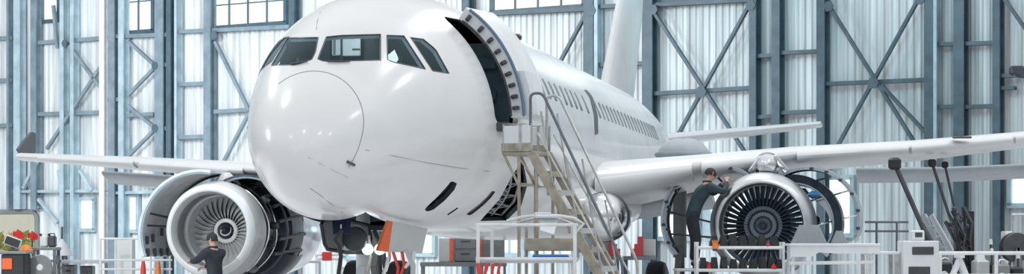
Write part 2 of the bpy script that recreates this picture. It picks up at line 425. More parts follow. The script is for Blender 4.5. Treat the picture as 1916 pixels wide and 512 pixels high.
def dedge(z, o, ds=0.):
    s = DS0 + .02; hw, tp, md, bt = [f(s) for f in FN]; a = math.asin(max(-1, min(1, (z - md) / (tp - md) if z > md else (z - md) / (md - bt))))
    return Vector(((hw - o) * math.cos(a) + DDX, s + DDS + ds, H + md + (tp - md - o) * math.sin(a) + DDZ)), a
for k in range(9):
    z = DZ0 + .12 + k * .168; p, a = dedge(z, .1, -.03); mb = MB(); R = Matrix.Rotation(-a, 3, 'Y')
    mb.bbox(p, (.10, .07, .055), .012, R); mb.bbox(p + Vector((0, -.04, 0)), (.045, .05, .04), .01, R)
    obj('door_latch', mb, DARKG, dr, world=False)
mb = MB(); mb.tube([dedge(DZ0 + (DZ1 - DZ0) * k / 16, -.005, -.012)[0] for k in range(17)], .022, 8); obj('door_seal', mb, mat('blue_grey_seal', (.12, .2, .3), .5), dr, world=False)
mb = MB(); mb.tube([dedge(DZ0 + (DZ1 - DZ0) * k / 16, .185, -.01)[0] for k in range(17)], .018, 8); obj('door_seal', mb, DARKG, dr, world=False)
mb = MB()      # raised slide cover on the lower half of the door
pr = [dedge(DZ0 + z, -.03)[0] for z in (.02, .2, .4, .62)]
rows = []
for p in pr: rows.append([p + Vector((q, s_, 0)) for q, s_ in ((-.02, .03), (.10, .0), (.15, .05), (.15, .78), (.10, .83), (-.02, .8))])
mb.grid(rows, True, True, True); obj('slide_cover', mb, PANEL, dr, world=False, smooth=.4)
mb = MB()      # support arm and its fitting
A0 = L(945, 95, 33.0); A1 = L(955, 78, 33.0); A2 = L(967, 70, 33.1); mb.tube([A0, A1, A2], .032, 8); mb.tube([A1, L(949, 103, 33.2), L(965, 128, 33.6)], .025, 8)
mb.bbox(A2, (.14, .12, .1), .03); obj('door_arm', mb, DARKG, dr, world=False)
# sill, galley unit and lining seen through the opening
mb = MB(); mb.bbox((1.76, (DS0 + DS1) / 2 + .03, H + DZ0 - .06), (.42, DS1 - DS0, .13), .03); obj('door_sill', mb, DARKG, plane, world=False)
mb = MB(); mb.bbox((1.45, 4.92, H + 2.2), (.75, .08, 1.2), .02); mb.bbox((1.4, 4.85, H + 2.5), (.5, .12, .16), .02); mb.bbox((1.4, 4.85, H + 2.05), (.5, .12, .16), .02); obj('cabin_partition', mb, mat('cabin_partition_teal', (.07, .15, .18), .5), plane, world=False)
mb = MB(); mb.grid([[Vector((x, s, H + 1.58)) for x in (-1.7, 1.62)] for s in (3.6, 6.5)]); obj('cabin_floor', mb, MIDG, plane, world=False, solid=.05)
mb = MB()      # frames of the open doorway
for z in range(8):
    p, a = dedge(DZ0 + .1 + z * .19, .07); p = p - Vector((DDX, DDS - .03, DDZ)); mb.bbox(p, (.09, .05, .07), .01, Matrix.Rotation(-a, 3, 'Y'))
obj('door_frame_stops', mb, GREYP, plane, world=False)
# open belly bay: a lattice of frames and stringers behind the opening
mb = MB()
def bayat(u, v): 
    r = bayp[min(int(v * 10), 10)][min(int(u * 8), 8)]; return r[0] - r[1] * .10
for u in (.12, .5, .88): mb.tube([bayat(u, k / 10) for k in range(11)], .022, 6)
for k in range(10):
    mb.tube([bayat(.12, k / 10), bayat(.88 if k % 2 else .5, (k + 1) / 10)], .014, 5); mb.tube([bayat(.5 if k % 2 else .88, k / 10), bayat(.12, (k + 1) / 10)], .014, 5)
obj('bay_lattice', mb, MIDG, plane, world=False)
# ------------------------------------------------------------------ wings
def airfoil(le, chord, th, inc=.05, n=18, x0=0., x1=1., side=1):
    """closed section: runs over the top from the trailing edge to the leading edge and back below; le in aircraft axes, chord along the aircraft"""
    up, lo = [], []
    for k in range(n + 1):
        x = x0 + (x1 - x0) * (1 - math.cos(PI * k / n * .5)) if x0 == 0 else x0 + (x1 - x0) * k / n
        t = th / .2 / chord * (.2969 * math.sqrt(x) - .126 * x - .3516 * x * x + .2843 * x ** 3 - .1036 * x ** 4) * chord
        up.append(le + Vector((0, x * chord, t * 1.05 + .06 * chord * x * (1 - x) - inc * chord * x))); lo.append(le + Vector((0, x * chord, -t * .95 + .06 * chord * x * (1 - x) - inc * chord * x)))
    return list(reversed(up)) + lo[1:]
def lerp_sections(secs, t):
    for (a, b) in zip(secs, secs[1:]):
        if t <= b[0] or b is secs[-1]:
            q = (t - a[0]) / (b[0] - a[0]); return a[1].lerp(b[1], q), a[2] * (1 - q) + b[2] * q, a[3] * (1 - q) + b[3] * q
WR = [(0, Vector((1.5, 10.9, H + 1.02)), 6.6, .86)] + [(t, L(x, y, D), c, th) for t, x, y, D, c, th in ((.06, 1108, 342, 40.0, 6.2, .84), (.25, 1300, 312, 40.8, 4.9, .52), (.42, 1480, 289, 41.5, 3.9, .36), (.62, 1700, 276, 42.3, 3.2, .32), (.82, 1916, 256, 43.1, 2.5, .26), (1.0, 2110, 238, 43.9, 1.7, .16))]
WL = [(0, Vector((-1.5, 10.9, H + 1.05)), 6.6, .8)] + [(t, L(x, y, D), c, th) for t, x, y, D, c, th in ((.08, 560, 325, 42.6, 5.6, .55), (.25, 468, 317, 44.0, 4.6, .34), (.6, 250, 303, 46.6, 3.0, .26), (1.0, 29, 292, 49.2, 1.6, .17))]
def wing(secs, name='wing'):
    mb = MB(); mb.grid([airfoil(p, c, th) for _, p, c, th in secs], True, True, True)
    return obj(name, mb, WINGW, plane, world=False, smooth=.7)
def slat(par, secs, t0, t1, drop=.05, fwd=.10, n=6):
    mb = MB(); rows = []
    for k in range(n + 1):
        p, c, th = lerp_sections(secs, t0 + (t1 - t0) * k / n); a = airfoil(p, c, th * 1.05); m = len(a) // 2; w = 9
        o = [q + Vector((0, -fwd, -drop)) for q in a[m - w:m + w - 3]]; i = [q + Vector((0, .02, 0)) + (p + Vector((0, .25 * c, -.02)) - q) * .10 for q in reversed(o)]
        rows.append(o + i)
    mb.grid(rows, True, True, True); return obj('slat', mb, WINGW, par, world=False, smooth=.7)
wr = wing(WR); slat(wr, WR, .066, .245); slat(wr, WR, .262, .395); slat(wr, WR, .43, .62, .03, .06); slat(wr, WR, .625, .80, .03, .06); slat(wr, WR, .805, .95, .02, .05)
wl = wing(WL); slat(wl, WL, .27, .58, .03, .06); slat(wl, WL, .6, .92, .02, .05)
def fairing(par, p, ln, r, name='flap_track_fairing', m=WINGW):
    mb = MB(); mb.lathe([(r * max(.02, math.sin(PI * min(1, (k / 12) ** .7))) ** .6, ln * k / 12) for k in range(13)], (0, 0, 0), 'Y', 16, cap=True); mb.v = [p + Vector((v.x * .6, v.y, v.z - .08 * v.y)) for v in mb.v]
    return obj(name, mb, m, par, world=False)
fairing(wl, L(330, 338, 47.5), 2.4, .24); fairing(wr, L(1360, 318, 43), 2.4, .24)
# lowered trailing-edge flaps
def flap(par, pts, c, th):
    mb = MB(); mb.grid([airfoil(L(*p), c, th, .25) for p in pts], True, True, True); return obj('flap', mb, mat('flap_grey_paint', (.28, .325, .35), .4, 0, .1, 3), par, world=False)
flap(wr, [(1602, 317, 46.2), (1760, 316, 47.0), (1930, 309, 47.8)], 1.0, .16); flap(wr, [(1130, 385, 45.6), (1330, 358, 45.6)], 1.3, .2)
flap(wl, [(190, 322, 51), (360, 333, 49.6)], 1.0, .14)
mb = MB(); p = L(22, 268, 49.6); mb.grid([[p + Vector(q) + Vector((d, 0, 0)) for q in ((0, .3, -.12), (0, .7, .10), (0, 1.1, .30), (0, 1.3, .28), (0, 1.3, -.2), (0, .5, -.24))] for d in (-.03, .03)], True, True, True); obj('tip_dark_wedge', mb, DARKG, wl, world=False)  # added dark wedge in place of a dark blue object behind the tip
p = L(1800, 259, 42.6); mb = MB(); mb.bbox(p + Vector((0, -.05, .02)), (.36, .2, .035), .015); obj('wing_light_cover', mb, DARKG, wr, world=False)
# belly fairing at the wing root
mb = MB(); rows = []
for k in range(25):
    t = k / 24; s = 9.6 + 11.5 * t; q = max(.03, math.sin(PI * t) ** .45)
    rows.append([Vector((1.0 + (2.32 - 1.0) * q if 0 else 0, s, 0)) + Vector((2.3 * q ** .5 * math.copysign(abs(math.cos(a)) ** .8, math.cos(a)), 0, H + .62 + .66 * q * math.copysign(abs(math.sin(a)) ** .8, math.sin(a)))) for a in [2 * PI * j / 48 for j in range(48)]])
mb.grid(rows, True, True, True); obj('belly_fairing', mb, WHITE, plane, world=False, smooth=.8)
# bright metal pod beside the wing root with a dark band
pod = obj('root_pod', MB().lathe([(.02, 0), (.2, .05), (.33, .18), (.4, .42), (.43, .75), (.42, 1.3), (.36, 1.9), (.2, 2.4), (.03, 2.6)], L(1118, 405, 38.8), 'Y', 40, cap=True), CHROME, plane, world=False)
obj('dark_band', MB().lathe([(.425, .72), (.437, .74), (.437, .98), (.425, 1.0)], L(1118, 405, 38.8), 'Y', 40), BLACK, pod, world=False)
# ------------------------------------------------------------------ tail
def plate(secs, vertical=False):
    mb = MB(); rows = []
    for p, c, th in secs:
        a = airfoil(Vector((0, 0, 0)), c, th, 0, 12); a = [Vector((v.z - .06 * v.y * (1 - v.y / c), v.y, 0)) if vertical else Vector((0, v.y, v.z - .06 * v.y * (1 - v.y / c))) for v in a]; rows.append([p + v for v in a])
    mb.grid(rows, True, True, True); return mb
fin = obj('tail_fin', plate([(Vector((0, 27.4, H + 3.2)), 6.6, .5), (Vector((0, 28.1, H + 3.75)), 5.9, .5), (Vector((0, 31.0, H + 6.1)), 4.9, .4), (Vector((0, 35.2, H + 9.6)), 2.6, .2)], True), WINGW, plane, world=False, smooth=.7)
a, b = L(1240, 259, 58.2), L(1535, 231, 60.2)
for sg in (1, -1):
    mb = plate([(Vector((sg * .6, a.y - .5, a.z - .1)), 3.6, .36), (Vector((sg * a.x, a.y, a.z)), 3.1, .32), (Vector((sg * b.x, b.y, b.z)), 1.5, .16)]); obj('tailplane', mb, WINGW, plane, world=False, smooth=.7)
# ------------------------------------------------------------------ engines
HUBW = mat('white_hub_ring', (.7, .72, .73), .4, 0, .1, 8); HUBD = mat('grey_hub_ring', (.13, .17, .20), .4, .3, .15, 8)
def engine(c, right):
    """c: centre of the intake's foremost ring, aircraft axes; the engine runs aft along the aircraft"""
    RF, fs, nb = (.71, .55, 40) if right else (.648, 1.12, 32)
    e = obj('engine', MB().lathe(([(.73, 1.25), (.722, .75), (.718, .5), (.718, .25)] if right else [(.60, 1.25), (.66, 1.05), (.69, .75), (.685, .45), (.70, .22)]) + [ (.72, .08), (.745, .015), (.77, 0), (.80, .015), (.85, .08), (.90, .2), (.935, .38), (.95, .58), (.95, .62), (.90, .625), (.88, .9)] + ([(.78, 1.25)] if right else [(.70, 1.25)]), c, 'Y', 96), BRUSH if right else mat('intake_grey_paint', (.60, .62, .63), .25, .15, .05, 2), plane, world=False, smooth=.5)
    if not right:
        obj('intake_lip', MB().lathe([(.703, .2), (.723, .075), (.748, .01), (.772, -.006), (.803, .008), (.853, .073), (.88, .14)], c, 'Y', 96), PANEL, e, world=False)
    if not right: obj('intake_liner', MB().lathe([(.700, .24), (.689, .27), (.681, .45), (.684, .60), (.69, .63)], c, 'Y', 64), MIDG, e, world=False); obj('liner_ring', MB().lathe([(.686, .70), (.672, .72), (.662, .80), (.67, .82)], c, 'Y', 64), PANEL if not right else DARKG, e, world=False)
    # fan
    for k in range(nb):
        a = 2 * PI * k / nb; mb = MB(); rows = []
        for j in range(7):
            r = .20 + (RF - .203) * j / 6; tw = math.radians(28 + 30 * j / 6) if not right else math.radians(32 + 12 * j / 6); ch = (.11 + .07 * j / 6) if not right else (.085 + .04 * j / 6); row = []
            for q in (-1, -.4, .4, 1): 
                y = q * ch / 2 * math.cos(tw); x = q * ch / 2 * math.sin(tw); row.append((x, y))
            ring = [(x, y, .007 * (1 - abs(q) * .7)) for (x, y), q in zip(row, (-1, -.4, .4, 1))]
            full = [(x, y + t) for x, y, t in ring] + [(x, y - t) for x, y, t in reversed(ring)]
            sw = (.05 if not right else .01) * math.sin(PI * j / 6)
            rows.append([Vector((r * math.cos(a + (x + sw) / r), fs + y, r * math.sin(a + (x + sw) / r))) for x, y in full])
        mb.grid(rows, True, True, True); mb.v = [c + v for v in mb.v]; obj('fan_blade', mb, BLADED if right else BLADE, e, world=False, smooth=.8)
    sp = obj('spinner', MB().lathe([(.001, -.22), (.05, -.2), (.10, -.12), (.145, -.02), (.16, .03)] if not right else [(.001, -.10), (.06, -.09), (.11, -.05), (.145, -.02), (.16, .03)], c + Vector((0, fs, 0)), 'Y', 40), DARKM if not right else HUBD, e, world=False)
    obj('hub_ring', MB().lathe([(.155, -.01), (.17, -.05), (.235, -.04), (.25, .0), (.25, .05)], c + Vector((0, fs, 0)), 'Y', 48), HUBW if not right else HUBD, e, world=False)
    if right:
        obj('blade_shroud', MB().lathe([(.36, .10), (.49, .10), (.49, .16), (.36, .16)], c + Vector((0, fs, 0)), 'Y', 48), DARKM, e, world=False)
        obj('hub_ring', MB().lathe([(.27, .02), (.28, .0), (.34, .0), (.35, .04), (.35, .1)], c + Vector((0, fs - .03, 0)), 'Y', 48), HUBD, e, world=False)
        obj('spinner_tip', MB().lathe([(.001, -.12), (.05, -.115), (.06, -.095), (.085, -.085), (.09, -.07)], c + Vector((0, fs, 0)), 'Y', 32), DARKM, sp, world=False)
    else:
        mb = MB(); q = []
        for k in range(22):
            t = k / 21; a = 2.4 + t * 4.4; r = .02 + .11 * t; q.append(c + Vector((r * math.cos(a), fs - .21 + .16 * t ** 1.2 - .012, r * math.sin(a))))
        mb.tube(q, [.006 + .016 * math.sin(PI * k / 21) for k in range(22)], 6); obj('spinner_swirl', mb, PANEL, sp, world=False)
    obj('blade_root_ring', MB().lathe([(.245, .0), (.262, -.03), (.275, .0), (.275, .06)], c + Vector((0, fs, 0)), 'Y', 64), BLACK if not right else HUBD, e, world=False)
    # fan case, core, struts
    fc = obj('fan_case', MB().lathe([(.735, 1.0), (.735, 1.7), (.76, 1.7), (.80, 1.66), (.84, 1.55), (.845, 1.2), (.87, 1.18), (.87, 1.08), (.84, 1.06), (.84, .8), (.86, .78), (.86, .64)], c, 'Y', 72), DARKM, e, world=False)
    for k, y in enumerate((.72, .95, 1.3, 1.5)):
        pts = [c + Vector((.90 * math.cos(a), y + .04 * math.sin(a * 5 + k), .90 * math.sin(a))) for a in [math.radians(-60 + 250 * j / 40) for j in range(41)]]; obj('fuel_pipe', MB().tube(pts, .018, 6), CHROME if k % 2 else DARKG, fc, world=False)
    rnd = random.Random(3)
    for k in range(9):
        a = math.radians(-50 + 32 * k + rnd.uniform(-8, 8)); R = Matrix.Rotation(-a, 3, 'Y'); mb = MB(); mb.bbox(c + Vector((.91 * math.cos(a), .85 + rnd.random() * .6, .91 * math.sin(a))), (.12, .22 + .15 * rnd.random(), .14), .03, R); obj('accessory_box', mb, BLACK if k % 3 else MIDG, fc, world=False)
    obj('core_cowl', MB().lathe([(.34, 1.2), (.46, 1.4), (.50, 1.8), (.48, 2.5), (.4, 3.0), (.32, 3.3)], c, 'Y', 48, cap=True), DARKM, e, world=False)
    return e
CL = L(390, 431, 43.0); CR = L(1424, 421, 40.0)
el = engine(CL, False); er = engine(CR, True)
# left engine: dark opened reverser and the pale exhaust duct behind it
obj('reverser_body', MB().lathe([(.6, 1.75), (.80, 1.8), (.92, 2.0), (.95, 2.1), (.95, 2.2), (.86, 2.25), (.86, 2.5), (.93, 2.55), (.95, 2.9), (.93, 3.4), (.80, 3.5), (.5, 3.5)], CL, 'Y', 64), DARKM, el, world=False)
obj('exhaust_duct', MB().lathe([(.80, 3.45), (.93, 3.5), (.95, 3.7), (.94, 4.3), (.88, 5.0), (.80, 5.0), (.8, 3.6)], CL, 'Y', 64), CHROME, el, world=False)
for a0 in (-30, 12, 48):
    mb = MB(); A = math.radians(a0); B = math.radians(a0 + 20); rr = .97
    for q in (A, B): mb.tube([CL + Vector((.90 * math.cos(q), 1.7, .90 * math.sin(q))), CL + Vector((rr * math.cos(q + .12), 3.3, rr * math.sin(q + .12)))], .04, 6)
    obj('reverser_strut', mb, DARKG, el, world=False)
mb = MB()
for k in range(2):
    mb.grid([[CL + Vector((r * math.cos(a), y, r * math.sin(a))) for a in [math.radians(-72 + 44 * j / 8 - k * 0) for j in range(9)]] for r, y in ((.9, 2.2), (1.03, 2.5), (1.05, 3.0), (1.0, 3.4))]); break
obj('reverser_door', mb, mat('blue_black_composite', (.03, .045, .07), .3, 0, .15, 4), el, world=False, solid=.03)
# opened cowl doors: each a curved shell hinged at the top of its engine
def cowl(par, c, hinge, r, a0, a1, y0, y1, th, m, ribs, swing, label=None):
    """arc of radius r about c between angles a0, a1 swung outward by swing about the hinge point"""
    Rm = Matrix.Rotation(swing, 3, 'Y'); h = c + Vector(hinge); tr = lambda v: h + Rm @ (v - h)
    n = 36; ang = [math.radians(a0 + (a1 - a0) * k / n) for k in range(n + 1)]; mb = MB(); pt = lambda q, y, a: tr(c + Vector((q * math.cos(a), y, q * math.sin(a))))
    mb.grid([[pt(q, y, a) for q, y in ((r, y0), (r, y1), (r - th, y1), (r - th, y0))] for a in ang], True, True, True)
    o = obj('cowl_door', mb, m, par, world=False, smooth=.6)
    for k in range(ribs):
        y = y0 + .02 + (y1 - y0 - .04) * k / max(1, ribs - 1); obj('cowl_rib', MB().tube([pt(r - th - .02, y, a) for a in ang], .022, 6), STEELP if k % 2 == 0 else DARKG, o, world=False)
    return o, pt
G2 = mat('cowl_edge_metal', (.5, .56, .6), .3, .5, .1, 3)
C1 = CL + Vector((-.27, 0, -.06)); o1, f1 = cowl(el, C1, (0, 0, 1), 1.23, 80, 201, .3, 1.95, .05, COWLIN, 2, 0)
for a, y in ((186, .6), (184, .95), (178, 1.5), (198, .5), (198, .9), (198, 1.3), (198, 1.7)):
    mb = MB(); p = f1(1.16, y, math.radians(a)); mb.bbox(p, (.05, .1, .16), .01); obj('cowl_latch', mb, DARKG, o1, world=False)
for a, b in ((172, 150), (160, 140)):
    mb = MB(); mb.tube([f1(1.15, .6, math.radians(a)), f1(.80, 1.3, math.radians(b + 20))], .022, 6); obj('hold_open_rod', mb, DARKG, o1, world=False)
o2, f2 = cowl(el, CL, (.1, 0, .98), 1.0, -10, 96, .75, 2.6, .04, DARKM, 3, math.radians(-30))
C3 = CR + Vector((-.86, 0, .10)); o3, f3 = cowl(er, C3, (0, 0, 1), 1.02, 55, 218, .9, 1.7, .045, G2, 2, 0)
for a in (75, 95, 118, 140, 160, 185, 205):
    mb = MB(); mb.bbox(f3(.965, .9, math.radians(a)), (.07, .05, .05), .01); obj('cowl_latch', mb, DARKG, o3, world=False); mb = MB(); mb.bbox(f3(.95, 1.3, math.radians(a + 5)), (.06, .14, .05), .01); obj('cowl_latch', mb, DARKG, o3, world=False)
for a, b in ((100, 135), (170, 178), (195, 195)):
    mb = MB(); mb.tube([f3(.95, 1.2, math.radians(a)), CR + Vector((.86 * math.cos(math.radians(b)), 1.3, .86 * math.sin(math.radians(b))))], .02, 6); obj('hold_open_rod', mb, DARKG, o3, world=False)
C4 = CR + Vector((.76, 0, .11)); o4, f4 = cowl(er, C4, (0, 0, 1), .97, -18, 124, .9, 1.7, .045, G2, 2, 0)
for a in (85, 68, 50, 30, 10, -10):
    mb = MB(); mb.bbox(f4(.915, .9, math.radians(a)), (.07, .05, .05), .01); obj('cowl_latch', mb, DARKG, o4, world=False)
C5 = CR + Vector((.50, 0, .04)); o5, f5 = cowl(er, C5, (0, 0, 1), .88, -40, 105, 1.0, 2.3, .14, DARKM, 3, 0)
obj('cascade_ring', MB().lathe([(.60, 1.75), (.72, 1.75), (.72, 1.95), (.60, 1.95)], C5 + Vector((.06, 0, -.1)), 'Y', 40, math.radians(-45), math.radians(60)), CHROME, er, world=False)
for a in (60, 35, 5):
    mb = MB(); mb.tube([f4(.90, 1.2, math.radians(a)), CR + Vector((.86 * math.cos(math.radians(a - 5)), 1.3, .86 * math.sin(math.radians(a - 5))))], .018, 6); obj('hold_open_rod', mb, CHROME, o4, world=False)
mb = MB(); p = CR + Vector((.88, 1.0, .55)); mb.bbox(p, (.16, .3, .14), .04); mb.tube([p + Vector((-.1, -.16, 0)), p + Vector((.1, -.16, 0))], .05, 10); obj('oil_tank', mb, mat('blue_oil_tank', (.04, .16, .34), .35, .2, .2, 6), er, world=False)
# pylons
for c, wtop in ((CL, H + 1.15), (CR, H + 1.42)):
    mb = MB(); rows = []
    for y, z0, z1, w in ((.75, .82, .98, .10), (1.1, .8, 1.13, .16), (1.8, .7, wtop - c.z - .1, .18), (3.2, .5, wtop - c.z, .18), (5, .5, wtop - c.z, .14)):
        rows.append([c + Vector(q) for q in ((-w, y, z0), (w, y, z0), (w, y, z1 - .08), (w * .5, y, z1), (-w * .5, y, z1), (-w, y, z1 - .08))])
    mb.grid(rows, True, True, True); obj('engine_pylon', mb, WINGW, plane, world=False, smooth=.5)
mb = MB(); p = CR + Vector((.05, .9, 1.08)); mb.lathe([(.01, -.25), (.16, -.2), (.24, 0), (.2, .3), (.1, .5)], p, 'Y', 20, cap=True); mb.tube([p + Vector((-.3, 0, -.12)), p + Vector((-.12, -.1, .12)), p + Vector((.15, -.1, .13)), p + Vector((.34, 0, -.1))], .06, 8); obj('pylon_fitting', mb, CHROME, er, world=False)
# ------------------------------------------------------------------ landing gear
WHEEL = mat('grey_wheel_hub', (.4, .42, .43), .4, .3, .1, 5)
def wheel(par, c, r, w):
    t = obj('wheel', MB().lathe([(r * .55, -w * .42), (r * .8, -w * .5), (r * .95, -w * .4), (r, -w * .2), (r, w * .2), (r * .95, w * .4), (r * .8, w * .5), (r * .55, w * .42)], c, 'X', 40), BLACK, par, world=False)
    obj('wheel_hub', MB().lathe([(.02, -w * .3), (r * .2, -w * .36), (r * .5, -w * .25), (r * .57, -w * .44), (r * .57, w * .44), (r * .5, w * .25), (r * .2, w * .36), (.02, w * .3)], c, 'X', 32, cap=True), WHEEL, t, world=False)
def gear(p, r, tr, top, r0, m):
    g = obj('landing_gear_leg', MB().tube([(p.x, p.y, r), (p.x, p.y, r + .75)], r0 * .7, 16).tube([(p.x, p.y, r + .7), (p.x, p.y, top)], r0, 16).tube([(p.x - tr * 1.1, p.y, r), (p.x + tr * 1.1, p.y, r)], r0 * .6, 12), m, plane, world=False)
    obj('torque_link', MB().bar((p.x, p.y - r0, r + .1), (p.x, p.y - r0 - .25, r + .5), .12, .04).bar((p.x, p.y - r0 - .25, r + .5), (p.x, p.y - r0, r + .9), .12, .04), m, g, world=False)
    for s in (-1, 1): wheel(g, Vector((p.x + s * tr, p.y, r)), r, r * .62)
    return g
for x, Dd in ((707, 45.4), (1272, 43.6)):
    q = L(x, 470, Dd); gear(Vector((q.x, q.y, 0)), .63, .44, H + .9, .13, MIDG)
q = L(742, 470, 31.6); ng = gear(Vector((0, q.y, 0)), .4, .27, H + .35, .10, GREYP)
ngp = Vector((0, q.y, 0))
for (x0, y0, x1, y1, r, m) in ((700, 430, 722, 520, .03, BLACK), (735, 470, 742, 530, .022, RED), (752, 470, 748, 520, .022, RED), (725, 440, 715, 525, .035, CHROME), (760, 465, 772, 525, .04, GREYP), (775, 470, 757, 500, .03, PANEL), (690, 440, 684, 520, .02, TAN), (768, 500, 745, 525, .03, BLACK)):
    a, b = L(x0, y0, 31.2), L(x1, y1, 31.2); mid = (a + b) / 2 + Vector((.05, 0, 0)); obj('hydraulic_hose', MB().tube([a, mid, b], r, 8), m, ng, world=False)
mb = MB(); p = L(697, 466, 31.0)
for k in (-1, 1): mb.lathe([(.001, 0), (.06, .0), (.075, .05), (.07, .12)], p + Vector((.085 * k, 0, 0)), 'Y', 20, cap=True)
obj('taxi_light', mb, LAMPW, ng, world=False)
# gear bay doors
def qpanel(name, pts, th, m, par=plane, n=6, bulge=0., world=False):
    a, b, c, d = [L(*q) for q in pts]; nn = (b - a).cross(d - a).normalized(); mb = MB(); rows = []
    for j in range(n + 1):
        v = j / n; rows.append([(a.lerp(b, i / n)).lerp(d.lerp(c, i / n), v) + nn * bulge * math.sin(PI * v) for i in range(n + 1)])
    mb.grid(rows); return obj(name, mb, m, par, world=False, solid=th)
nd = qpanel('nose_gear_door', [(729, 413, 30.6), (800, 427, 32.6), (790, 474, 32.5), (709, 469, 30.5)], .05, mat('pale_grey_paint', (.6, .62, .63), .3, 0, .05, 2), bulge=0)
sd_ = qpanel('orange_stripe', [(727, 412.5, 30.5), (735, 414, 30.7), (727, 471, 30.6), (707, 469, 30.4)], .03, ORANGE, nd, bulge=0); sd_['label'] = 'orange edge stripe'
q1 = [(601, 419), (606, 411), (640, 409), (690, 421), (694, 445), (688, 472), (650, 472), (613, 466), (607, 455)]
mb = MB(); mb.grid([[L(x, y, 30.4 + (x - 600) * .012 + d) for x, y in q1] for d in (0, .06)], True, True, True); od = obj('nose_gear_door', mb, MIDG, plane, world=False, smooth=.4); od['label'] = 'dark grey nose gear door'
obj('door_seal', MB().tube([L(x, y, 30.38 + (x - 600) * .012) for x, y in q1], .025, 8, closed=True), BLACK, od, world=False)
mb = MB(); p = L(665, 447, 30.9); mb.lathe([(.17, 0), (.16, -.06), (.08, -.08), (.001, -.08)], p, 'Y', 28); obj('door_pad', mb, DARKG, od, world=False)
# ================================================================== THE HANGAR
WU = Vector((.8137, -.5813, 0)); WN = Vector((-.5813, -.8137, 0)); WC = 61.31   # along the back wall, towards the camera, offset
def W(px, py, off=0.):
    """a spot of the photograph on the back wall, off metres in front of it"""
    t = (px - CX) / F; D = (WC - off) / (.5813 * t + .8137); return P(px, py, D)
def wu(p): return p.dot(WU)
fl = MB(); fl.box((0, 45, -.1), (160, 150, .2)); struct('floor', fl, CONC)
def wpt(u, z, off=0.): return WU * u + Vector((.5813, .8137, 0)) * (WC - off) + Vector((0, 0, z))
U0, U1 = wu(W(-120, 300)), wu(W(2700, 300)); ZT = 15.
DOOR = (wu(W(-70, 300)), wu(W(73, 300)), 1.2, W(40, 396).z)
sh = MB(); prof = []; u = U0; pit = .24
while u < U1:
    for a, q in ((0, 0), (.35, 0), (.5, .055), (.85, .055)): prof.append((u + a * pit, q))
    u += pit
def strip(us, z0, z1):
    a = [p for p in prof if us[0] <= p[0] <= us[1]]; a = [(us[0], 0)] + a + [(us[1], 0)]
    sh.grid([[wpt(x, z, q) for x, q in a] for z in (z0, z1)]); sh.grid([[wpt(x, z, -.05) for x, q in (a[0], a[-1])] for z in (z0, z1)])
strip((U0, DOOR[0]), 0, ZT); strip((DOOR[0], DOOR[1]), DOOR[3], ZT); strip((DOOR[0], DOOR[1]), 0, DOOR[2]); strip((DOOR[1], U1), 0, ZT)
struct('wall_back', sh, SHEET, smooth=.3)
NT = [0]
def steel(a, b, w, h, m=STEEL, ib=True):
    NT[0] += 1; mb = MB()
    (mb.ibeam if ib else mb.bar)(a, b, w, h, WN)
    return struct('trim_%d' % NT[0], mb, m, smooth=0)
def colm(px, wpx, m=STEEL, off=.35, h=.35, ib=True, top=None):
    a = W(px, 300, off); D = a.y; wd = wpx * D / F / .9
    z1 = ZT if top is None else W(px, top, off).z
    steel(Vector((a.x, a.y, DOOR[3] + .1 if px < 70 else 0)), Vector((a.x, a.y, z1)), wd, h, m, ib)
STEEL_HAZE = mat('haze_lightened_steel', (.17, .235, .28), .45, 0, .2, 2.2)  # blue-grey steel lightened so its colour carries the haze on the left
for px, wp, m in ((20, 5, STEEL_HAZE), (37, 15, STEELP), (68, 13, STEEL_HAZE), (121, 9, STEELP), (140, 8, STEELP), (196, 11, WTUBE), (214, 15, STEEL_HAZE), (232, 12, STEELP), (303, 20, STEEL_HAZE), (321, 11, STEEL), (334, 5, STEELP), (393, 15, STEEL_HAZE),
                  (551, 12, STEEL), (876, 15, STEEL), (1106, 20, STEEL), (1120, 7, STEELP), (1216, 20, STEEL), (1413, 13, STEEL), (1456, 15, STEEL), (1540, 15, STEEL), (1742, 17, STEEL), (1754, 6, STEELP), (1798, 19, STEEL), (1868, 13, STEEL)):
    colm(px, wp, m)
def girt(xa, ya, xb, yb, wpx=7, m=STEEL, off=.3, h=.22):
    a, b = W(xa, ya, off), W(xb, yb, off); steel(a, b, wpx * a.y / F / .95, h, m)
def brace(xa, ya, xb, yb, wpx=6, m=STEEL, off=.45):
    a, b = W(xa, ya, off), W(xb, yb, off); steel(a, b, wpx * a.y / F, .12, m, False)
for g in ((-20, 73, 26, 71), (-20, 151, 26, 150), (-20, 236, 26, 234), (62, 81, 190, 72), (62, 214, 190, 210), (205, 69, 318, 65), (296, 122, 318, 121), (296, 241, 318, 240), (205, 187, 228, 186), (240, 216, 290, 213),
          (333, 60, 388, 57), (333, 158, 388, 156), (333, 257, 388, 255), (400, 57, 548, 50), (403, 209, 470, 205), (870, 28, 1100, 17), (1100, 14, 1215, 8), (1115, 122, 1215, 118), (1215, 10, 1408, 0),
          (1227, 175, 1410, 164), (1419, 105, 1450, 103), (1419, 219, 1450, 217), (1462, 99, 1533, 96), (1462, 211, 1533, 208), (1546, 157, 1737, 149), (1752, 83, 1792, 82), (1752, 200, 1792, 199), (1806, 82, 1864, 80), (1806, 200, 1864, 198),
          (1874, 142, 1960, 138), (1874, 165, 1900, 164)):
    girt(*g, m=STEEL_HAZE if g[0] < 560 else STEEL)
for g in ((28, 358, 200, 357), (203, 361, 330, 358), (62, 388, 75, 387)): girt(*g, 5, STEELP)
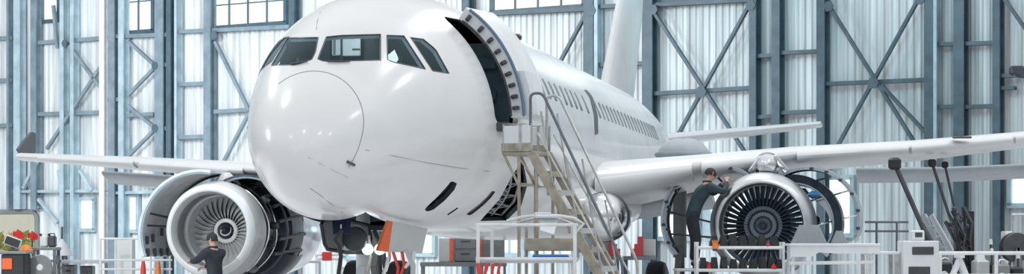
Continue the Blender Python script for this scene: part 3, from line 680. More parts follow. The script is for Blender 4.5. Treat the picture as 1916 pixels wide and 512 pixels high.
for b in ((130, 86, 192, 168), (192, 120, 88, 278), (100, 10, 108, 90), (240, 77, 292, 124), (292, 124, 240, 178), (240, 198, 292, 240), (292, 240, 240, 292), (403, 78, 540, 355), (540, 70, 404, 330),
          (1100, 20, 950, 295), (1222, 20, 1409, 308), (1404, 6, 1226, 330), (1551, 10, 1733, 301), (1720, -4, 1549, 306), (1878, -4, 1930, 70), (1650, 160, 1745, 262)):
    brace(*b, m=STEEL_HAZE if b[0] < 560 else STEEL)
for b in ((70, 300, 44, 352), (72, 372, 108, 416), (150, 318, 172, 356), (110, 318, 118, 356), (210, 322, 300, 352)): brace(*b, 6, STEELP)
# gusset plates where the members meet
for i, (x, y, q) in enumerate(((1222, 18, 15), (1405, 10, 15), (1312, 172, 17), (1551, 12, 15), (1634, 155, 17), (1106, 20, 16), (400, 66, 14), (290, 123, 12), (290, 240, 12), (121, 81, 10), (1722, 0, 14))):
    p = W(x, y, .52); s = q * p.y / F; mb = MB(); mb.grid([[p + WU * (math.cos(k * PI / 3) * s * .7) + Vector((0, 0, math.sin(k * PI / 3) * s * .7)) + WN * d for k in range(6)] for d in (0, .03)], True, True, True)
    NT[0] += 1; struct('trim_%d' % NT[0], mb, STEEL, smooth=0)
# windows: a frame, glazing bars and daylit frosted panes
def window(i, xa, xb, ya, yb, nc, nr=0, m=None, fr=STEEL):
    z0, z1 = W((xa + xb) / 2, yb).z, (W((xa + xb) / 2, ya).z); ua, ub = wu(W(xa, yb)), wu(W(xb, yb))
    mb = MB()
    for z in (z0, z1): mb.bar(wpt(ua - .06, z, .14), wpt(ub + .06, z, .14), .14, .16, WN)
    for u in (ua, ub): mb.bar(wpt(u, z0, .14), wpt(u, z1, .14), .14, .16, WN)
    w = struct('window_%d' % i, mb, fr, smooth=0)
    g = MB(); g.grid([[wpt(u, z, .09) for u in (ua, ub)] for z in (z0, z1)]); g.grid([[wpt(u, z, .07) for u in (ub, ua)] for z in (z0, z1)])
    obj('window_pane', g, m or DAY, w, smooth=0)
    bars = MB()
    for k in range(1, nc): u = ua + (ub - ua) * k / nc; bars.bar(wpt(u, z0, .13), wpt(u, z1, .13), .06, .06, WN)
    for k in range(1, nr): z = z0 + (z1 - z0) * k / nr; bars.bar(wpt(ua, z, .13), wpt(ub, z, .13), .05, .05, WN)
    if bars.v: obj('glazing_bars', bars, fr, w, smooth=0)
for i, a in enumerate(((399, 540, -120, 48, 4, 4), (236, 292, -110, 60, 2, 3), (84, 116, -90, 40, 1, 2), (926, 1098, -150, 18, 4, 4), (1226, 1400, -160, -2, 4, 4),
                       (153, 182, 372, 430, 1), (236, 264, 366, 432, 1), (652, 712, 440, 482, 2), (779, 818, 428, 476, 1), (930, 985, 436, 476, 2), (992, 1082, 428, 478, 3), (1232, 1312, 352, 446, 1), (1330, 1408, 345, 446, 1),
                       (1548, 1600, 332, 440, 1), (1893, 1960, 328, 384, 1))):
    window(i + 1, *a, **({'fr': STEELP} if i > 4 else {}))
# the low doorway to the open air at the far end of the wall
ua, ub, z0, z1 = DOOR; mb = MB()
fr = fillet([wpt(ua, z0, .1), wpt(ua, z1, .1), wpt(ub, z1, .1), wpt(ub, z0, .1)], .35, 6); mb.tube(fr, .1, 8); struct('door_1', mb, MIDG)
gr = MB(); gr.box(wpt(ua - 6, -.06, -40), (90, 70, .1), None); struct('ground_outside', gr, mat('pale_apron', (.6, .6, .52), .8, 0, .1, .5))
ow = MB(); ow.box(wpt(ua - 27, 2.2, -26), (34, .3, 4.4), Matrix.Rotation(math.atan2(-.5813, .8137), 3, 'Z')); struct('outside_backdrop', ow, mat('cream_backdrop', (.86, .84, .72), .8, 0, .05, 1))  # pale backdrop added to brighten the view out of the doorway
LEAF = mat('yellow_green_leaves', (.42, .43, .13), .7, 0, .5, 12)
def shrub(px, py, off, r, label):
    p = W(px, py, off); t = thing('shrub', (p.x, p.y, 0), label, 'shrub', 'shrubs outside the doorway'); mb = MB(); rnd = random.Random(int(px))
    for k in range(260):
        d = Vector((rnd.gauss(0, 1), rnd.gauss(0, 1), rnd.gauss(0, 1))).normalized() * r * (.6 + .4 * rnd.random()); c = Vector((p.x, p.y, r * .75)) + Vector((d.x, d.y, d.z * .75))
        a = Vector((rnd.uniform(-1, 1), rnd.uniform(-1, 1), rnd.uniform(-1, 1))).normalized(); b = a.orthogonal().normalized(); s = r * .16
        mb.add([c - a * s, c + b * s * .5, c + a * s, c - b * s * .5], [(0, 1, 2, 3)])
    obj('foliage', mb, LEAF, t, smooth=0); obj('stem', MB().tube([(p.x, p.y, 0), (p.x, p.y, r * .8)], r * .06, 6), TAN, t)
shrub(4, 430, -6, 1.35, 'yellow-green shrub outside the doorway beside its far jamb')
shrub(30, 430, -11, 1.3, 'yellow-green shrub outside the middle of the low doorway')
shrub(60, 430, -14, 1.35, 'yellow-green shrub outside the doorway nearest the rounded corner')
# flood light on its wall bracket
p = W(1903, 132, .9); t = thing('flood_light', (p.x, p.y, p.z - .2), 'dark flood light on a bracket high on the wall beyond the wing', 'lamp')
mb = MB(); mb.bbox(p, (.42, .3, .26), .06); obj('lamp_housing', mb, DARKG, t)
mb = MB(); mb.bar(p + Vector((0, 0, -.16)), wpt(wu(p), p.z - .16, .1), .06, .06); mb.bar(p + Vector((0, 0, -.16)), p, .05, .05); obj('bracket', mb, STEEL, t)
# ================================================================== STAIRS AND DOCKS
V = Vector; UZ = V((0, 0, 1))
e1 = V((.92, -.39, 0)).normalized(); w1 = V((.39, .92, 0)).normalized()
T0 = P(995, 286, 31.25); zt = T0.z; run = 1.70
st = thing('boarding_stairs', (T0.x, T0.y, 0), 'tall steep steps with tan stringers and grey handrails leading up to the open front door', 'stairs')
for q in (0, .6):
    o = T0 + w1 * q; a = o; b = V((o.x, o.y, 0)) + e1 * run
    obj('stringer', MB().bar(a, b, .045, .13), TAN, st)
    def on(t, up): return a.lerp(b, t) + UZ * up
    tb = .78
    pr = [o - e1 * .02, o - e1 * .02 + UZ * .82, o + e1 * .16 + UZ * .82, on(tb, .74), on(tb, .0)]
    obj('handrail', MB().tube(fillet(pr, .12), .02, 10), DTUBE if q == 0 else TUBE, st)
    obj('handrail', MB().tube([on(.05, .42), on(tb, .38)], .014, 8), TUBE, st)
    for t in (.2, .42, .62): obj('baluster', MB().tube([on(t, .0), on(t - .06, .40), on(t - .12, .79 if t > .2 else .8)], .013, 8), TUBE, st)
nt_ = 11
for k in range(1, nt_):
    c = T0.lerp(V((T0.x, T0.y, 0)) + e1 * run, k / nt_) + w1 * .3; mb = MB()
    mb.box((0, 0, 0), (.19, .56, .03)); mb.box((-.09, 0, -.03), (.012, .56, .06)); mb.box((.09, 0, -.03), (.012, .56, .06))
    R = Matrix((e1, w1, UZ)).transposed(); mb.v = [c + R @ v for v in mb.v]; obj('tread', mb, TAN if k % 2 else GREYP, st, smooth=0)
R1 = Matrix((e1, w1, UZ)).transposed()
pc = T0 - e1 * .21 + w1 * .3; mb = MB(); mb.bbox((0, 0, 0), (.46, .66, .06), .015, R1); mb.v = [pc + v + UZ * .0 for v in mb.v]; obj('platform', mb, TAN, st, smooth=0)
for q in (-.33, .33):
    mb = MB(); mb.box((0, 0, 0), (.46, .02, .11), R1); mb.v = [v + pc + w1 * q + UZ * .08 for v in mb.v]; obj('toe_board', mb, TAN, st, smooth=0)
    for x0, x1 in ((-.2, .04), (.06, .22)):
        c = pc + w1 * q; a, b = c + e1 * x0, c + e1 * x1
        obj('guard_frame', MB().tube([a + UZ * .03, a + UZ * .40, b + UZ * .40, b + UZ * .03], .014, 8), TUBE, st)
        mb = MB(); mb.grid([[a + UZ * .14, b + UZ * .14], [a + UZ * .38, b + UZ * .38]]); obj('guard_panel', mb, PANEL, st, solid=.008, smooth=0)
for q in (-.3, .3):
    a = pc - e1 * .2 + w1 * q - UZ * .03; k = a + e1 * .22 - UZ * .42
    obj('support_leg', MB().tube([a, k], .02, 8).tube([k + UZ * .42, V((k.x, k.y, 0))], .024, 8), TAN, st)
    obj('support_brace', MB().tube([k, k + e1 * .3, k + e1 * .02 + UZ * .36], .014, 8), TAN, st)
    obj('support_leg', MB().tube([k + e1 * .26 + UZ * .2, V((k.x, k.y, 0)) + e1 * .26], .022, 8), TAN, st)
obj('support_brace', MB().tube([pc - e1 * 0 + w1 * -.3 - UZ * .42, pc + w1 * .3 - UZ * .42], .016, 8), TAN, st)

def post_thing(name, loc, label, cat, group=None): return thing(name, loc, label, cat, group)
D0 = 29.2; a0, a1 = P(890, 420, D0), P(1080, 420, D0); zr = a0.z; zd = P(890, 488, D0).z
dk = thing('work_dock', (a0.x, D0, 0), 'white railed work dock standing under the open belly bay in front of the tall steps', 'work platform')
X0, X1, Y0, Y1 = a0.x, a1.x, D0, D0 + 1.1
mb = MB(); mb.bbox(((X0 + X1) / 2, (Y0 + Y1) / 2, zd), (X1 - X0, Y1 - Y0, .05), .015); obj('deck', mb, GREYP, dk, smooth=0)
for x, y in ((X0 + .03, Y0), (X0 + .2, Y1), (X1 - .03, Y0), (X1 - .03, Y1)): obj('post', MB().bar((x, y, 0), (x, y, zr + .01), .045, .045), WTUBE, dk, smooth=0)
obj('guard_rail', MB().tube([(X0, Y0, zr), (X1, Y0, zr)], .02, 10), WTUBE, dk); obj('guard_rail', MB().tube([(X0, Y0, zd + .03), (X1, Y0, zd + .03)], .022, 10), WTUBE, dk); obj('guard_rail', MB().tube([(X1, Y0, zr), (X1, Y1, zr)], .02, 10), WTUBE, dk)
obj('curved_rail', MB().tube([P(948, 413, Y1), P(975, 406, Y1), P(1010, 402, Y1), P(1045, 403, Y1), P(1075, 408, Y1), P(1092, 418, Y1), V((X1, Y1, zr - .1))], .022, 10), WTUBE, dk)
obj('curved_rail', MB().tube([P(960, 418, 30.1), P(1000, 408, 30.1), P(1050, 410, 30.1), P(1078, 421, 30.1)], .018, 10), TUBE, dk)
c = P(1028, 457, 29.75); mb = MB(); mb.bbox(c, (.66, .04, .17), .01); obj('toe_board', mb, TAN, dk, smooth=0)
for x in (985, 1005): p = P(x, 430, 29.85); obj('post', MB().bar((p.x, p.y, 0), (p.x, p.y, P(x, 424, 29.85).z), .04, .04), TAN, dk, smooth=0)
p = P(1031, 481, D0 - .0); mb = MB(); mb.bbox((p.x, D0 + .2, zd + .055), (.47, .12, .055), .015); tag(obj('foam_bumper', mb, BLUE), 'long bright blue foam bar lying on the deck of the white work dock', 'bumper')
mb = MB(); mb.bbox(P(1025, 404, 29.9) , (.34, .3, .045), .015); mb.bbox(P(1015, 399, 29.95), (.22, .24, .03), .01); obj('top_tray', mb, PANEL, dk, smooth=0)
mb = MB(); a = P(1010, 408, 30.9); mb.grid([[P(1012, 408, 29.9), P(1044, 410, 29.9)], [P(1010, 432, 29.65), P(1036, 440, 29.65)]]); obj('tray_chute', mb, PANEL, dk, solid=.02, smooth=0)
for i, (x, y0, y1, wd) in enumerate(((894, 492, 540, 10), (909, 493, 538, 8), (921, 493, 530, 8), (936, 492, 532, 9))):
    a, b = P(x, y0, D0 - .05), P(x + (-4 if i % 2 else 4), y1, D0 - .07); mb = MB(); rows = []
    for k in range(9):
        t = k / 8; c = a.lerp(b, t) + V((.012 * math.sin(5 * t + i), .012 * math.cos(6 * t), 0)); s = wd / 141 * (.3 + .1 * math.sin(7 * t + i)); rows.append([c + V((-s, 0, 0)), c + V((0, -.015, 0)), c + V((s, .005, 0))])
    mb.grid(rows); o = obj('red_strap', mb, RED, None, solid=.006); tag(o, ('leftmost', 'second', 'third', 'rightmost')[i] + (' of the four red webbing straps hanging from the white work dock' if i in (0, 3) else ' from the left of the four red webbing straps hanging from the white dock'), 'strap', 'red straps hanging under the work dock')

# ================================================================== PEOPLE
SKIN = mat('skin', (.55, .33, .24), .5, 0, .06, 8); JACKET = mat('dark_navy_jacket', (.016, .022, .034), .75, 0, .3, 9, bump=.3); TROUS = mat('dark_trousers', (.012, .016, .025), .8, 0, .25, 9); HAIR = mat('dark_hair', (.015, .012, .01), .6, 0, .3, 20); SHOE = mat('black_boots', (.01, .01, .011), .4)
GREYJ = mat('dark_teal_overall', (.02, .045, .058), .75, 0, .25, 9, bump=.3)
def skinned(name, J, E, root, m, par, sub=2):
    names = list(J); me = bpy.data.meshes.new(name); inv = rootm(par).inverted()
    me.from_pydata([tuple(inv @ V(J[n][0])) for n in names], [(names.index(a), names.index(b)) for a, b in E], [])
    o = bpy.data.objects.new(name, me); COL.objects.link(o); md = o.modifiers.new('skin', 'SKIN'); md.use_smooth_shade = True
    sv = me.skin_vertices[0].data
    for n, s in zip(names, sv): r = J[n][1]; s.radius = r if isinstance(r, tuple) else (r, r); s.use_root = (n == root)
    ss = o.modifiers.new('sub', 'SUBSURF'); ss.levels = sub; ss.render_levels = sub
    bpy.context.view_layer.update(); dg = bpy.context.evaluated_depsgraph_get(); new = bpy.data.meshes.new_from_object(o.evaluated_get(dg)); old = o.data
    o.modifiers.clear(); o.data = new; bpy.data.meshes.remove(old); new.name = name; new.materials.clear(); new.materials.append(m)
    new.polygons.foreach_set('use_smooth', [True] * len(new.polygons)); o.parent = par; return o
def person(loc, f, lean, handL, handR, look, label, top, cap, h=1.76):
    """f: the way the feet face; lean: how far the upper body leans forward; hands: world points; look: the way the face points"""
    f = V((f[0], f[1], 0)).normalized(); r = V((f.y, -f.x, 0)); b = V(loc); k = h / 1.76
    t = thing('person', loc, label, 'person')
    hip = b + UZ * .95 * k + f * (-.05 * lean); ch = hip + UZ * .34 * k + f * lean * .18; nk = hip + UZ * .55 * k + f * lean * .34; hd = nk + UZ * .155 * k + f * (.03 + lean * .06)
    J = {'hip': (hip, (.11, .09)), 'chest': (ch, (.125, .09)), 'neckbase': (nk - UZ * .05, (.075, .06)), 'neck': (nk + UZ * .03, .055), 'jaw': (hd - UZ * .045, (.068, .075)), 'head': (hd + UZ * .02, (.078, .092)), 'crown': (hd + UZ * .085, (.066, .078))}
    E = [('hip', 'chest'), ('chest', 'neckbase'), ('neckbase', 'neck'), ('neck', 'jaw'), ('jaw', 'head'), ('head', 'crown')]
    arms = {}
    for s, hw in ((-1, handL), (1, handR)):
        n = 'L' if s < 0 else 'R'; sh = nk - UZ * .07 * k + r * s * .185 * k; hw = V(hw); d = hw - sh; ln = min(d.length, .56 * k); hand = sh + d.normalized() * ln
        bend = math.sqrt(max(0, (.30 * k) ** 2 - (ln / 2) ** 2)); side = (r * s * .6 - UZ * .6 - f * .3); side = (side - d.normalized() * side.dot(d.normalized())).normalized(); el = sh.lerp(hand, .5) + side * bend
        J['sh' + n] = (sh, .048 * k); J['el' + n] = (el, .046 * k); J['wr' + n] = (hand, .030 * k); E += [('neckbase', 'sh' + n), ('sh' + n, 'el' + n), ('el' + n, 'wr' + n)]
        dd = (hand - el).normalized(); pal = hand + dd * .055; J['pa' + n] = (pal, (.036, .018)); E.append(('wr' + n, 'pa' + n)); arms[n] = (sh, el, hand, pal, dd, r * s)
        J['th' + n] = (hip + r * s * .10 - UZ * .06, .092 * k); J['kn' + n] = (b + r * s * .115 + UZ * .5 * k + f * .03, .062 * k); J['an' + n] = (b + r * s * .125 + UZ * .09, .042); J['to' + n] = (b + r * s * .14 + UZ * .045 + f * .15, .034)
        E += [('hip', 'th' + n), ('th' + n, 'kn' + n), ('kn' + n, 'an' + n), ('an' + n, 'to' + n)]
    body = skinned('body', J, E, 'hip', SKIN, t)
    lk = V(look).normalized(); lr = V((lk.y, -lk.x, 0)).normalized(); lu = lr.cross(lk)
    mb = MB(); q = hd + lk * .088; mb.tube([q + lu * .035 - lk * .012, q + lu * .01 + lk * .012, q - lu * .012 + lk * .022, q - lu * .02 - lk * .005], [.008, .012, .016, .01], 8); obj('nose', mb, SKIN, body)
    mb = MB(); q = hd + lk * .082 - lu * .045; mb.tube([q - lr * .024, q + lk * .008, q + lr * .024], .006, 6); obj('mouth', mb, mat('lips', (.4, .18, .15), .5), body)
    for s in (-1, 1):
        mb = MB(); q = hd + lk * .083 + lu * .03 + lr * s * .03; mb.lathe([(.001, -.009), (.011, -.005), (.012, .002), (.006, .009), (.001, .01)], q, 'Y', 10); obj('eye', mb, HAIR, body)
        mb = MB(); q = hd + lr * s * .082 - lk * .01 + lu * .01; mb.tube([q + lu * .03, q + lr * s * .012 + lu * .015 - lk * .01, q + lr * s * .01 - lu * .015 - lk * .004, q - lu * .028 + lk * .004], .009, 8); obj('ear', mb, SKIN, body)
        n = 'L' if s < 0 else 'R'; sh, el, hand, pal, dd, out = arms[n]; side = dd.cross(UZ).normalized(); dn = side.cross(dd).normalized(); dn = dn if dn.z < 0 else -dn
        for i, (off, ln) in enumerate(((-.027, .062), (-.009, .072), (.009, .068), (.026, .052))):
            p0 = pal + dd * .02 + side * off; p1 = p0 + dd * ln * .5 + dn * .008; p2 = p1 + dd * ln * .35 + dn * .022; p3 = p2 + dd * ln * .15 + dn * .022
            obj('finger', MB().tube([p0 - dd * .02, p0, p1, p2, p3], [.0095, .0095, .009, .008, .005], 8), SKIN, body)
        p0 = pal - dd * .02 - side * .03; obj('thumb', MB().tube([p0 + side * .015, p0 - side * .012 + dd * .02, p0 - side * .018 + dd * .045 + dn * .008, p0 - side * .014 + dd * .06 + dn * .016], [.011, .011, .010, .006], 8), SKIN, body)
    JJ = {'hip': (hip - UZ * .18 - f * .02, (.175, .145)), 'waist': (hip + UZ * .12 + f * lean * .05, (.165, .13)), 'chest': (ch, (.19, .145)), 'neckbase': (nk - UZ * .055, (.145, .115)), 'collar': (nk + UZ * .0, .075)}
    EE = [('hip', 'waist'), ('waist', 'chest'), ('chest', 'neckbase'), ('neckbase', 'collar')]
    for n in 'LR':
        sh, el, hand, pal, dd, out = arms[n]; JJ['sh' + n] = (sh, .095 * k); JJ['el' + n] = (el, .064 * k); JJ['cu' + n] = (hand - dd * .02, .048 * k); EE += [('neckbase', 'sh' + n), ('sh' + n, 'el' + n), ('el' + n, 'cu' + n)]
    skinned('jacket', JJ, EE, 'hip', top, t)
    obj('collar', MB().tube([nk + UZ * .035 + (r * math.cos(a) + f * math.sin(a)) * .068 for a in [2 * PI * i / 16 for i in range(16)]], .02, 8, closed=True), top, t)
    JT = {'hip': (hip - UZ * .02, (.155, .125)), 'belt': (hip + UZ * .12 + f * lean * .05, (.15, .115))}; ET = [('hip', 'belt')]
    for s, n in ((-1, 'L'), (1, 'R')):
        JT['th' + n] = (hip + r * s * .10 - UZ * .10, .108 * k); JT['kn' + n] = (J['kn' + n][0], .08 * k); JT['an' + n] = (J['an' + n][0] + UZ * .03, .068); ET += [('hip', 'th' + n), ('th' + n, 'kn' + n), ('kn' + n, 'an' + n)]
        skinned('boot', {'a': (J['an' + n][0] + UZ * .03, .055), 'b': (J['an' + n][0] - UZ * .03, .05), 'c': (J['to' + n][0], .042), 'd': (J['to' + n][0] + f * .08, .03)}, [('a', 'b'), ('b', 'c'), ('c', 'd')], 'a', SHOE, t)
    skinned('trousers', JT, ET, 'hip', TROUS, t)
    mb = MB(); rows = []
    c0 = hd + UZ * .045
    for i in range(7):
        a = PI / 2 * i / 6 * .97; rows.append([c0 + lu * (.105 * math.sin(a) + (.0 if cap else -.03)) + (lr * math.cos(q) * .09 + lk * math.sin(q) * (.108)) * math.cos(a) * (1 if cap else .98) - lk * (.0 if cap else .012) for q in [2 * PI * j / 24 for j in range(24)]])
    mb.grid([[p - lu * .03 for p in rows[0]]] + rows, True, True, True)
    if cap:
        cp = obj('cap', mb, JACKET, t); mb = MB(); br = [c0 + lk * .09 - lu * .02]
        mb.grid([[c0 - lu * .02 + lr * math.cos(q) * .085 * g + lk * (.06 + math.sin(q) * (.04 + .11 * (g2))) for q in [PI * j / 12 for j in range(13)]] for g, g2 in ((1, 0), (1, 1))]); obj('cap_brim', mb, JACKET, cp, solid=.006)
        obj('hair', MB().tube([c0 - lu * .045 + (lr * math.cos(q) * .083 + lk * math.sin(q) * .098) for q in [PI * (1.08 + .84 * j / 12) for j in range(13)]], .016, 8), HAIR, t)
    else: obj('hair', mb, HAIR, t)
    return t
D1 = 42.35; q = P(402, 445, D1)
person((q.x, q.y, 0), (-.72, .69), .15, P(349, 493, 42.80), P(380, 500, 42.85), (-.93, .30, -.12), 'person in dark navy jacket and cap touching the lip of the grey engine intake', JACKET, True)
D2 = 40.35; q = P(1299, 445, D2); zs = 1.17
person((q.x, q.y, zs), (1, .12), .8, P(1354, 341, 40.6), P(1360, 338, 40.3), (.9, .3, -.35), 'person in dark overalls leaning over the far side of the opened engine', GREYJ, False)
sd = thing('engine_work_stand', (q.x, q.y, 0), 'grey raised work stand under the person leaning into the opened engine', 'work stand')
mb = MB(); mb.bbox((q.x, q.y, zs - .03), (.7, .8, .05), .015); obj('deck', mb, GREYP, sd, smooth=0)
for x in (-.31, .31):
    for y in (-.36, .36): obj('leg', MB().bar((q.x + x, q.y + y, 0), (q.x + x, q.y + y, zs - .03), .05, .05), TUBE, sd, smooth=0)
obj('brace', MB().tube([(q.x - .31, q.y - .38, .1), (q.x + .31, q.y - .38, 1.05)], .018, 8), TUBE, sd); obj('brace', MB().tube([(q.x - .31, q.y - .40, 1.05), (q.x + .31, q.y - .40, .1)], .018, 8), TUBE, sd)
# ================================================================== EQUIPMENT ROUND THE AIRCRAFT
def span(px0, px1, D): return P(px0, 445, D).x, P(px1, 445, D).x
def zz(py, D): return H + (HY - py) * D / F
CLOTHR = mat('red_cloth', (.62, .03, .03), .8, 0, .2, 12, bump=.3)
AMBER = mat('orange_plastic', (.8, .25, .06), .5)
def chock(name, c, w, h, d, label, group):
    mb = MB(); b = .012
    prof = [(-w / 2, 0), (w / 2, 0), (w / 2, .02), (.035, h), (-.035, h), (-w / 2, .02)]
    mb.grid([[V(c) + V((x, y, z)) for x, z in prof] for y in (-d / 2, d / 2)], True, True, True)
    o = obj(name, mb, mat('chock_rubber', (.02, .026, .03), .55, 0, .4, 9), None, smooth=0); return tag(o, label, 'wheel chock', group)
ORD = ['leftmost', 'second', 'third', 'fourth', 'fifth', 'sixth', 'seventh', 'eighth', 'ninth', 'tenth', 'eleventh', 'twelfth']
# --- rack of chocks before the right engine
Dr = 37.2; x0, x1 = span(1305, 1466, Dr); zu, zl = zz(463, Dr), zz(505, Dr); dp = .42
rk = thing('storage_rack', ((x0 + x1) / 2, Dr + dp / 2, 0), 'white tube rack with two shelves of dark chocks in front of the shiny engine', 'rack')
for x in (x0, x1):
    for y in (Dr, Dr + dp): obj('post', MB().bar((x, y, 0), (x, y, zz(452, Dr)), .04, .04), WTUBE, rk, smooth=0)
for z in (zu, zl, .35):
    obj('shelf_rail', MB().tube([(x0, Dr, z), (x1, Dr, z)], .028, 10), WTUBE, rk); obj('shelf_rail', MB().tube([(x0, Dr + dp, z), (x1, Dr + dp, z)], .025, 10), WTUBE, rk)
    mb = MB(); mb.box(((x0 + x1) / 2, Dr + dp / 2, z + .012), (x1 - x0, dp, .02)); obj('shelf', mb, GREYP, rk, smooth=0)
rnd = random.Random(11)
for z, row, xs in ((zu, 'upper', (1336, 1353, 1371, 1389, 1406, 1425, 1448)), (zl, 'lower', (1315, 1336, 1354, 1372, 1390, 1409, 1427, 1441, 1456))):
    for i, px in enumerate(xs):
        w = (.112 if row == 'lower' else .14); c = P(px, 445, Dr + .2); c.z = z + .024
        nm = ORD[i] + (' dark wheel chock on the ' if i == 0 else ' dark wheel chock from the left on the ') + row + ' shelf of the white rack'
        chock('wheel_chock', c, w, .15 + .06 * rnd.random(), .3, nm, 'chocks on the %s shelf of the rack' % row)
def rag(px, py, D, zb, w, h, m, name, label, cat, group=None, seed=1):
    c = P(px, py, D); c.z = zb; mb = MB(); r = random.Random(seed); rows = []
    for i in range(6):
        t = i / 5; rows.append([c + V((math.cos(a) * w / 2 * (1 - .75 * t ** 2) * r.uniform(.75, 1.15), math.sin(a) * w / 3 * (1 - .75 * t ** 2) * r.uniform(.75, 1.15), h * t * r.uniform(.9, 1.05))) for a in [2 * PI * k / 12 for k in range(12)]])
    mb.grid(rows, True, True, True); return tag(obj(name, mb, m, None, smooth=1.2), label, cat, group)
rag(1326, 495, Dr + .0, zl + .03, .07, .10, CLOTHR, 'rag', 'crumpled red rag on the lower shelf of the white rack near its left post', 'rag', seed=2)
rag(1448, 495, Dr - .0, zl + .03, .10, .08, CLOTHR, 'rag', 'crumpled red rag on the lower shelf of the white rack at its right end', 'rag', seed=3)
rag(1437, 458, Dr - .0, zu + .03, .07, .05, CLOTHR, 'rag', 'small red rag on the upper shelf of the white rack', 'rag', seed=4)
gl = thing('work_glove', P(1338, 463, Dr - .03), 'orange work glove hung over the upper rail of the white rack', 'glove'); c = P(1338, 460, Dr - .045); mb = MB(); mb.bbox(c, (.09, .03, .10), .012); obj('palm', mb, AMBER, gl)
for k in range(4): a = c + V((-.034 + .023 * k, -.0, .045)); obj('finger', MB().tube([a, a + V((.004 * (k - 1.5), -.004, .035)), a + V((.008 * (k - 1.5), -.006, .065 - .008 * abs(k - 1.5)))], [.012, .011, .007], 8), AMBER, gl)
obj('thumb', MB().tube([c + V((.04, 0, -.01)), c + V((.062, -.004, .01)), c + V((.068, -.006, .035))], [.013, .012, .008], 8), AMBER, gl)
mb = MB(); mb.bbox(c - V((0, 0, .06)), (.085, .032, .04), .01); obj('cuff', mb, DARKG, gl)
# --- white counter with two covers standing on it
Db = 36.6; x0, x1 = span(1478, 1648, Db); zt_, zb_ = zz(455, Db), zz(480, Db)
bn = thing('work_counter', ((x0 + x1) / 2, Db + .4, 0), 'long white work counter with a deep apron to the right of the chock rack', 'counter')
mb = MB(); mb.bbox(((x0 + x1) / 2, Db + .4, zt_ - .02), (x1 - x0, .8, .04), .01); obj('counter_top', mb, PANEL, bn, smooth=0)
mb = MB(); mb.grid([[V((x0 + .01, y, zt_ - .04)), V(((x0 + x1) / 2, y, zt_ - .04)), V((x1 - .01, y, zt_ - .04)), V((x1 - .01, y, zb_ + .06)), V((x0 + (x1 - x0) * .55, y, zb_ + .05)), V((x0 + (x1 - x0) * .32, y, zb_ + .07)), V((x0 + .35, y, zb_)), V((x0 + .01, y, zb_))] for y in (Db + .03, Db + .06)], True, True, True); obj('apron', mb, PANEL, bn, smooth=0)
for x in (x0 + .06, x1 - .1):
    for y in (Db + .1, Db + .7): obj('leg', MB().bar((x, y, 0), (x, y, zt_ - .04), .05, .05), WTUBE, bn, smooth=0)
obj('foot_rail', MB().tube([(x0, Db + .08, zz(492, Db)), (x1 - .12, Db + .08, zz(490, Db))], .03, 10), WTUBE, bn)
CONEG = mat('cover_grey', (.26, .29, .31), .5, 0, .08, 4)
def cover(px0, px1, t0, t1, py0, py1, label, pts=4):
    a, b = span(px0, px1, Db + .3); z0, z1 = zz(py0, Db), zz(py1, Db); s = (b - a) / 2; k = (t1 - t0) / (px1 - px0) ; cx = (a + b) / 2; mb = MB()
    rows = [[V((cx + X * s * q, Db + .38 + Y * s * .6 * q, z)) for X, Y in ((-1, -.8), (-.9, -1), (.9, -1), (1, -.8), (1, .8), (.9, 1), (-.9, 1), (-1, .8))] for q, z in ((1, z0 + .003), (1, z0 + .02), (k, z1 - .01), (k * .94, z1))]
    mb.grid(rows, True, True, True); return tag(obj('tapered_cover', mb, CONEG, None, smooth=.3), label, 'cover', 'tapered covers on the white counter')
cover(1483, 1546, 1496, 1532, 455, 420, 'larger grey tapered block standing on the left end of the white counter'); cover(1557, 1586, 1566, 1578, 455, 431, 'smaller dark tapered block on the white counter beside the larger one')
rag(1510, 492, Db - .1, 1.17, .11, .11, AMBER, 'lamp_float', 'x', 'x') if 0 else None
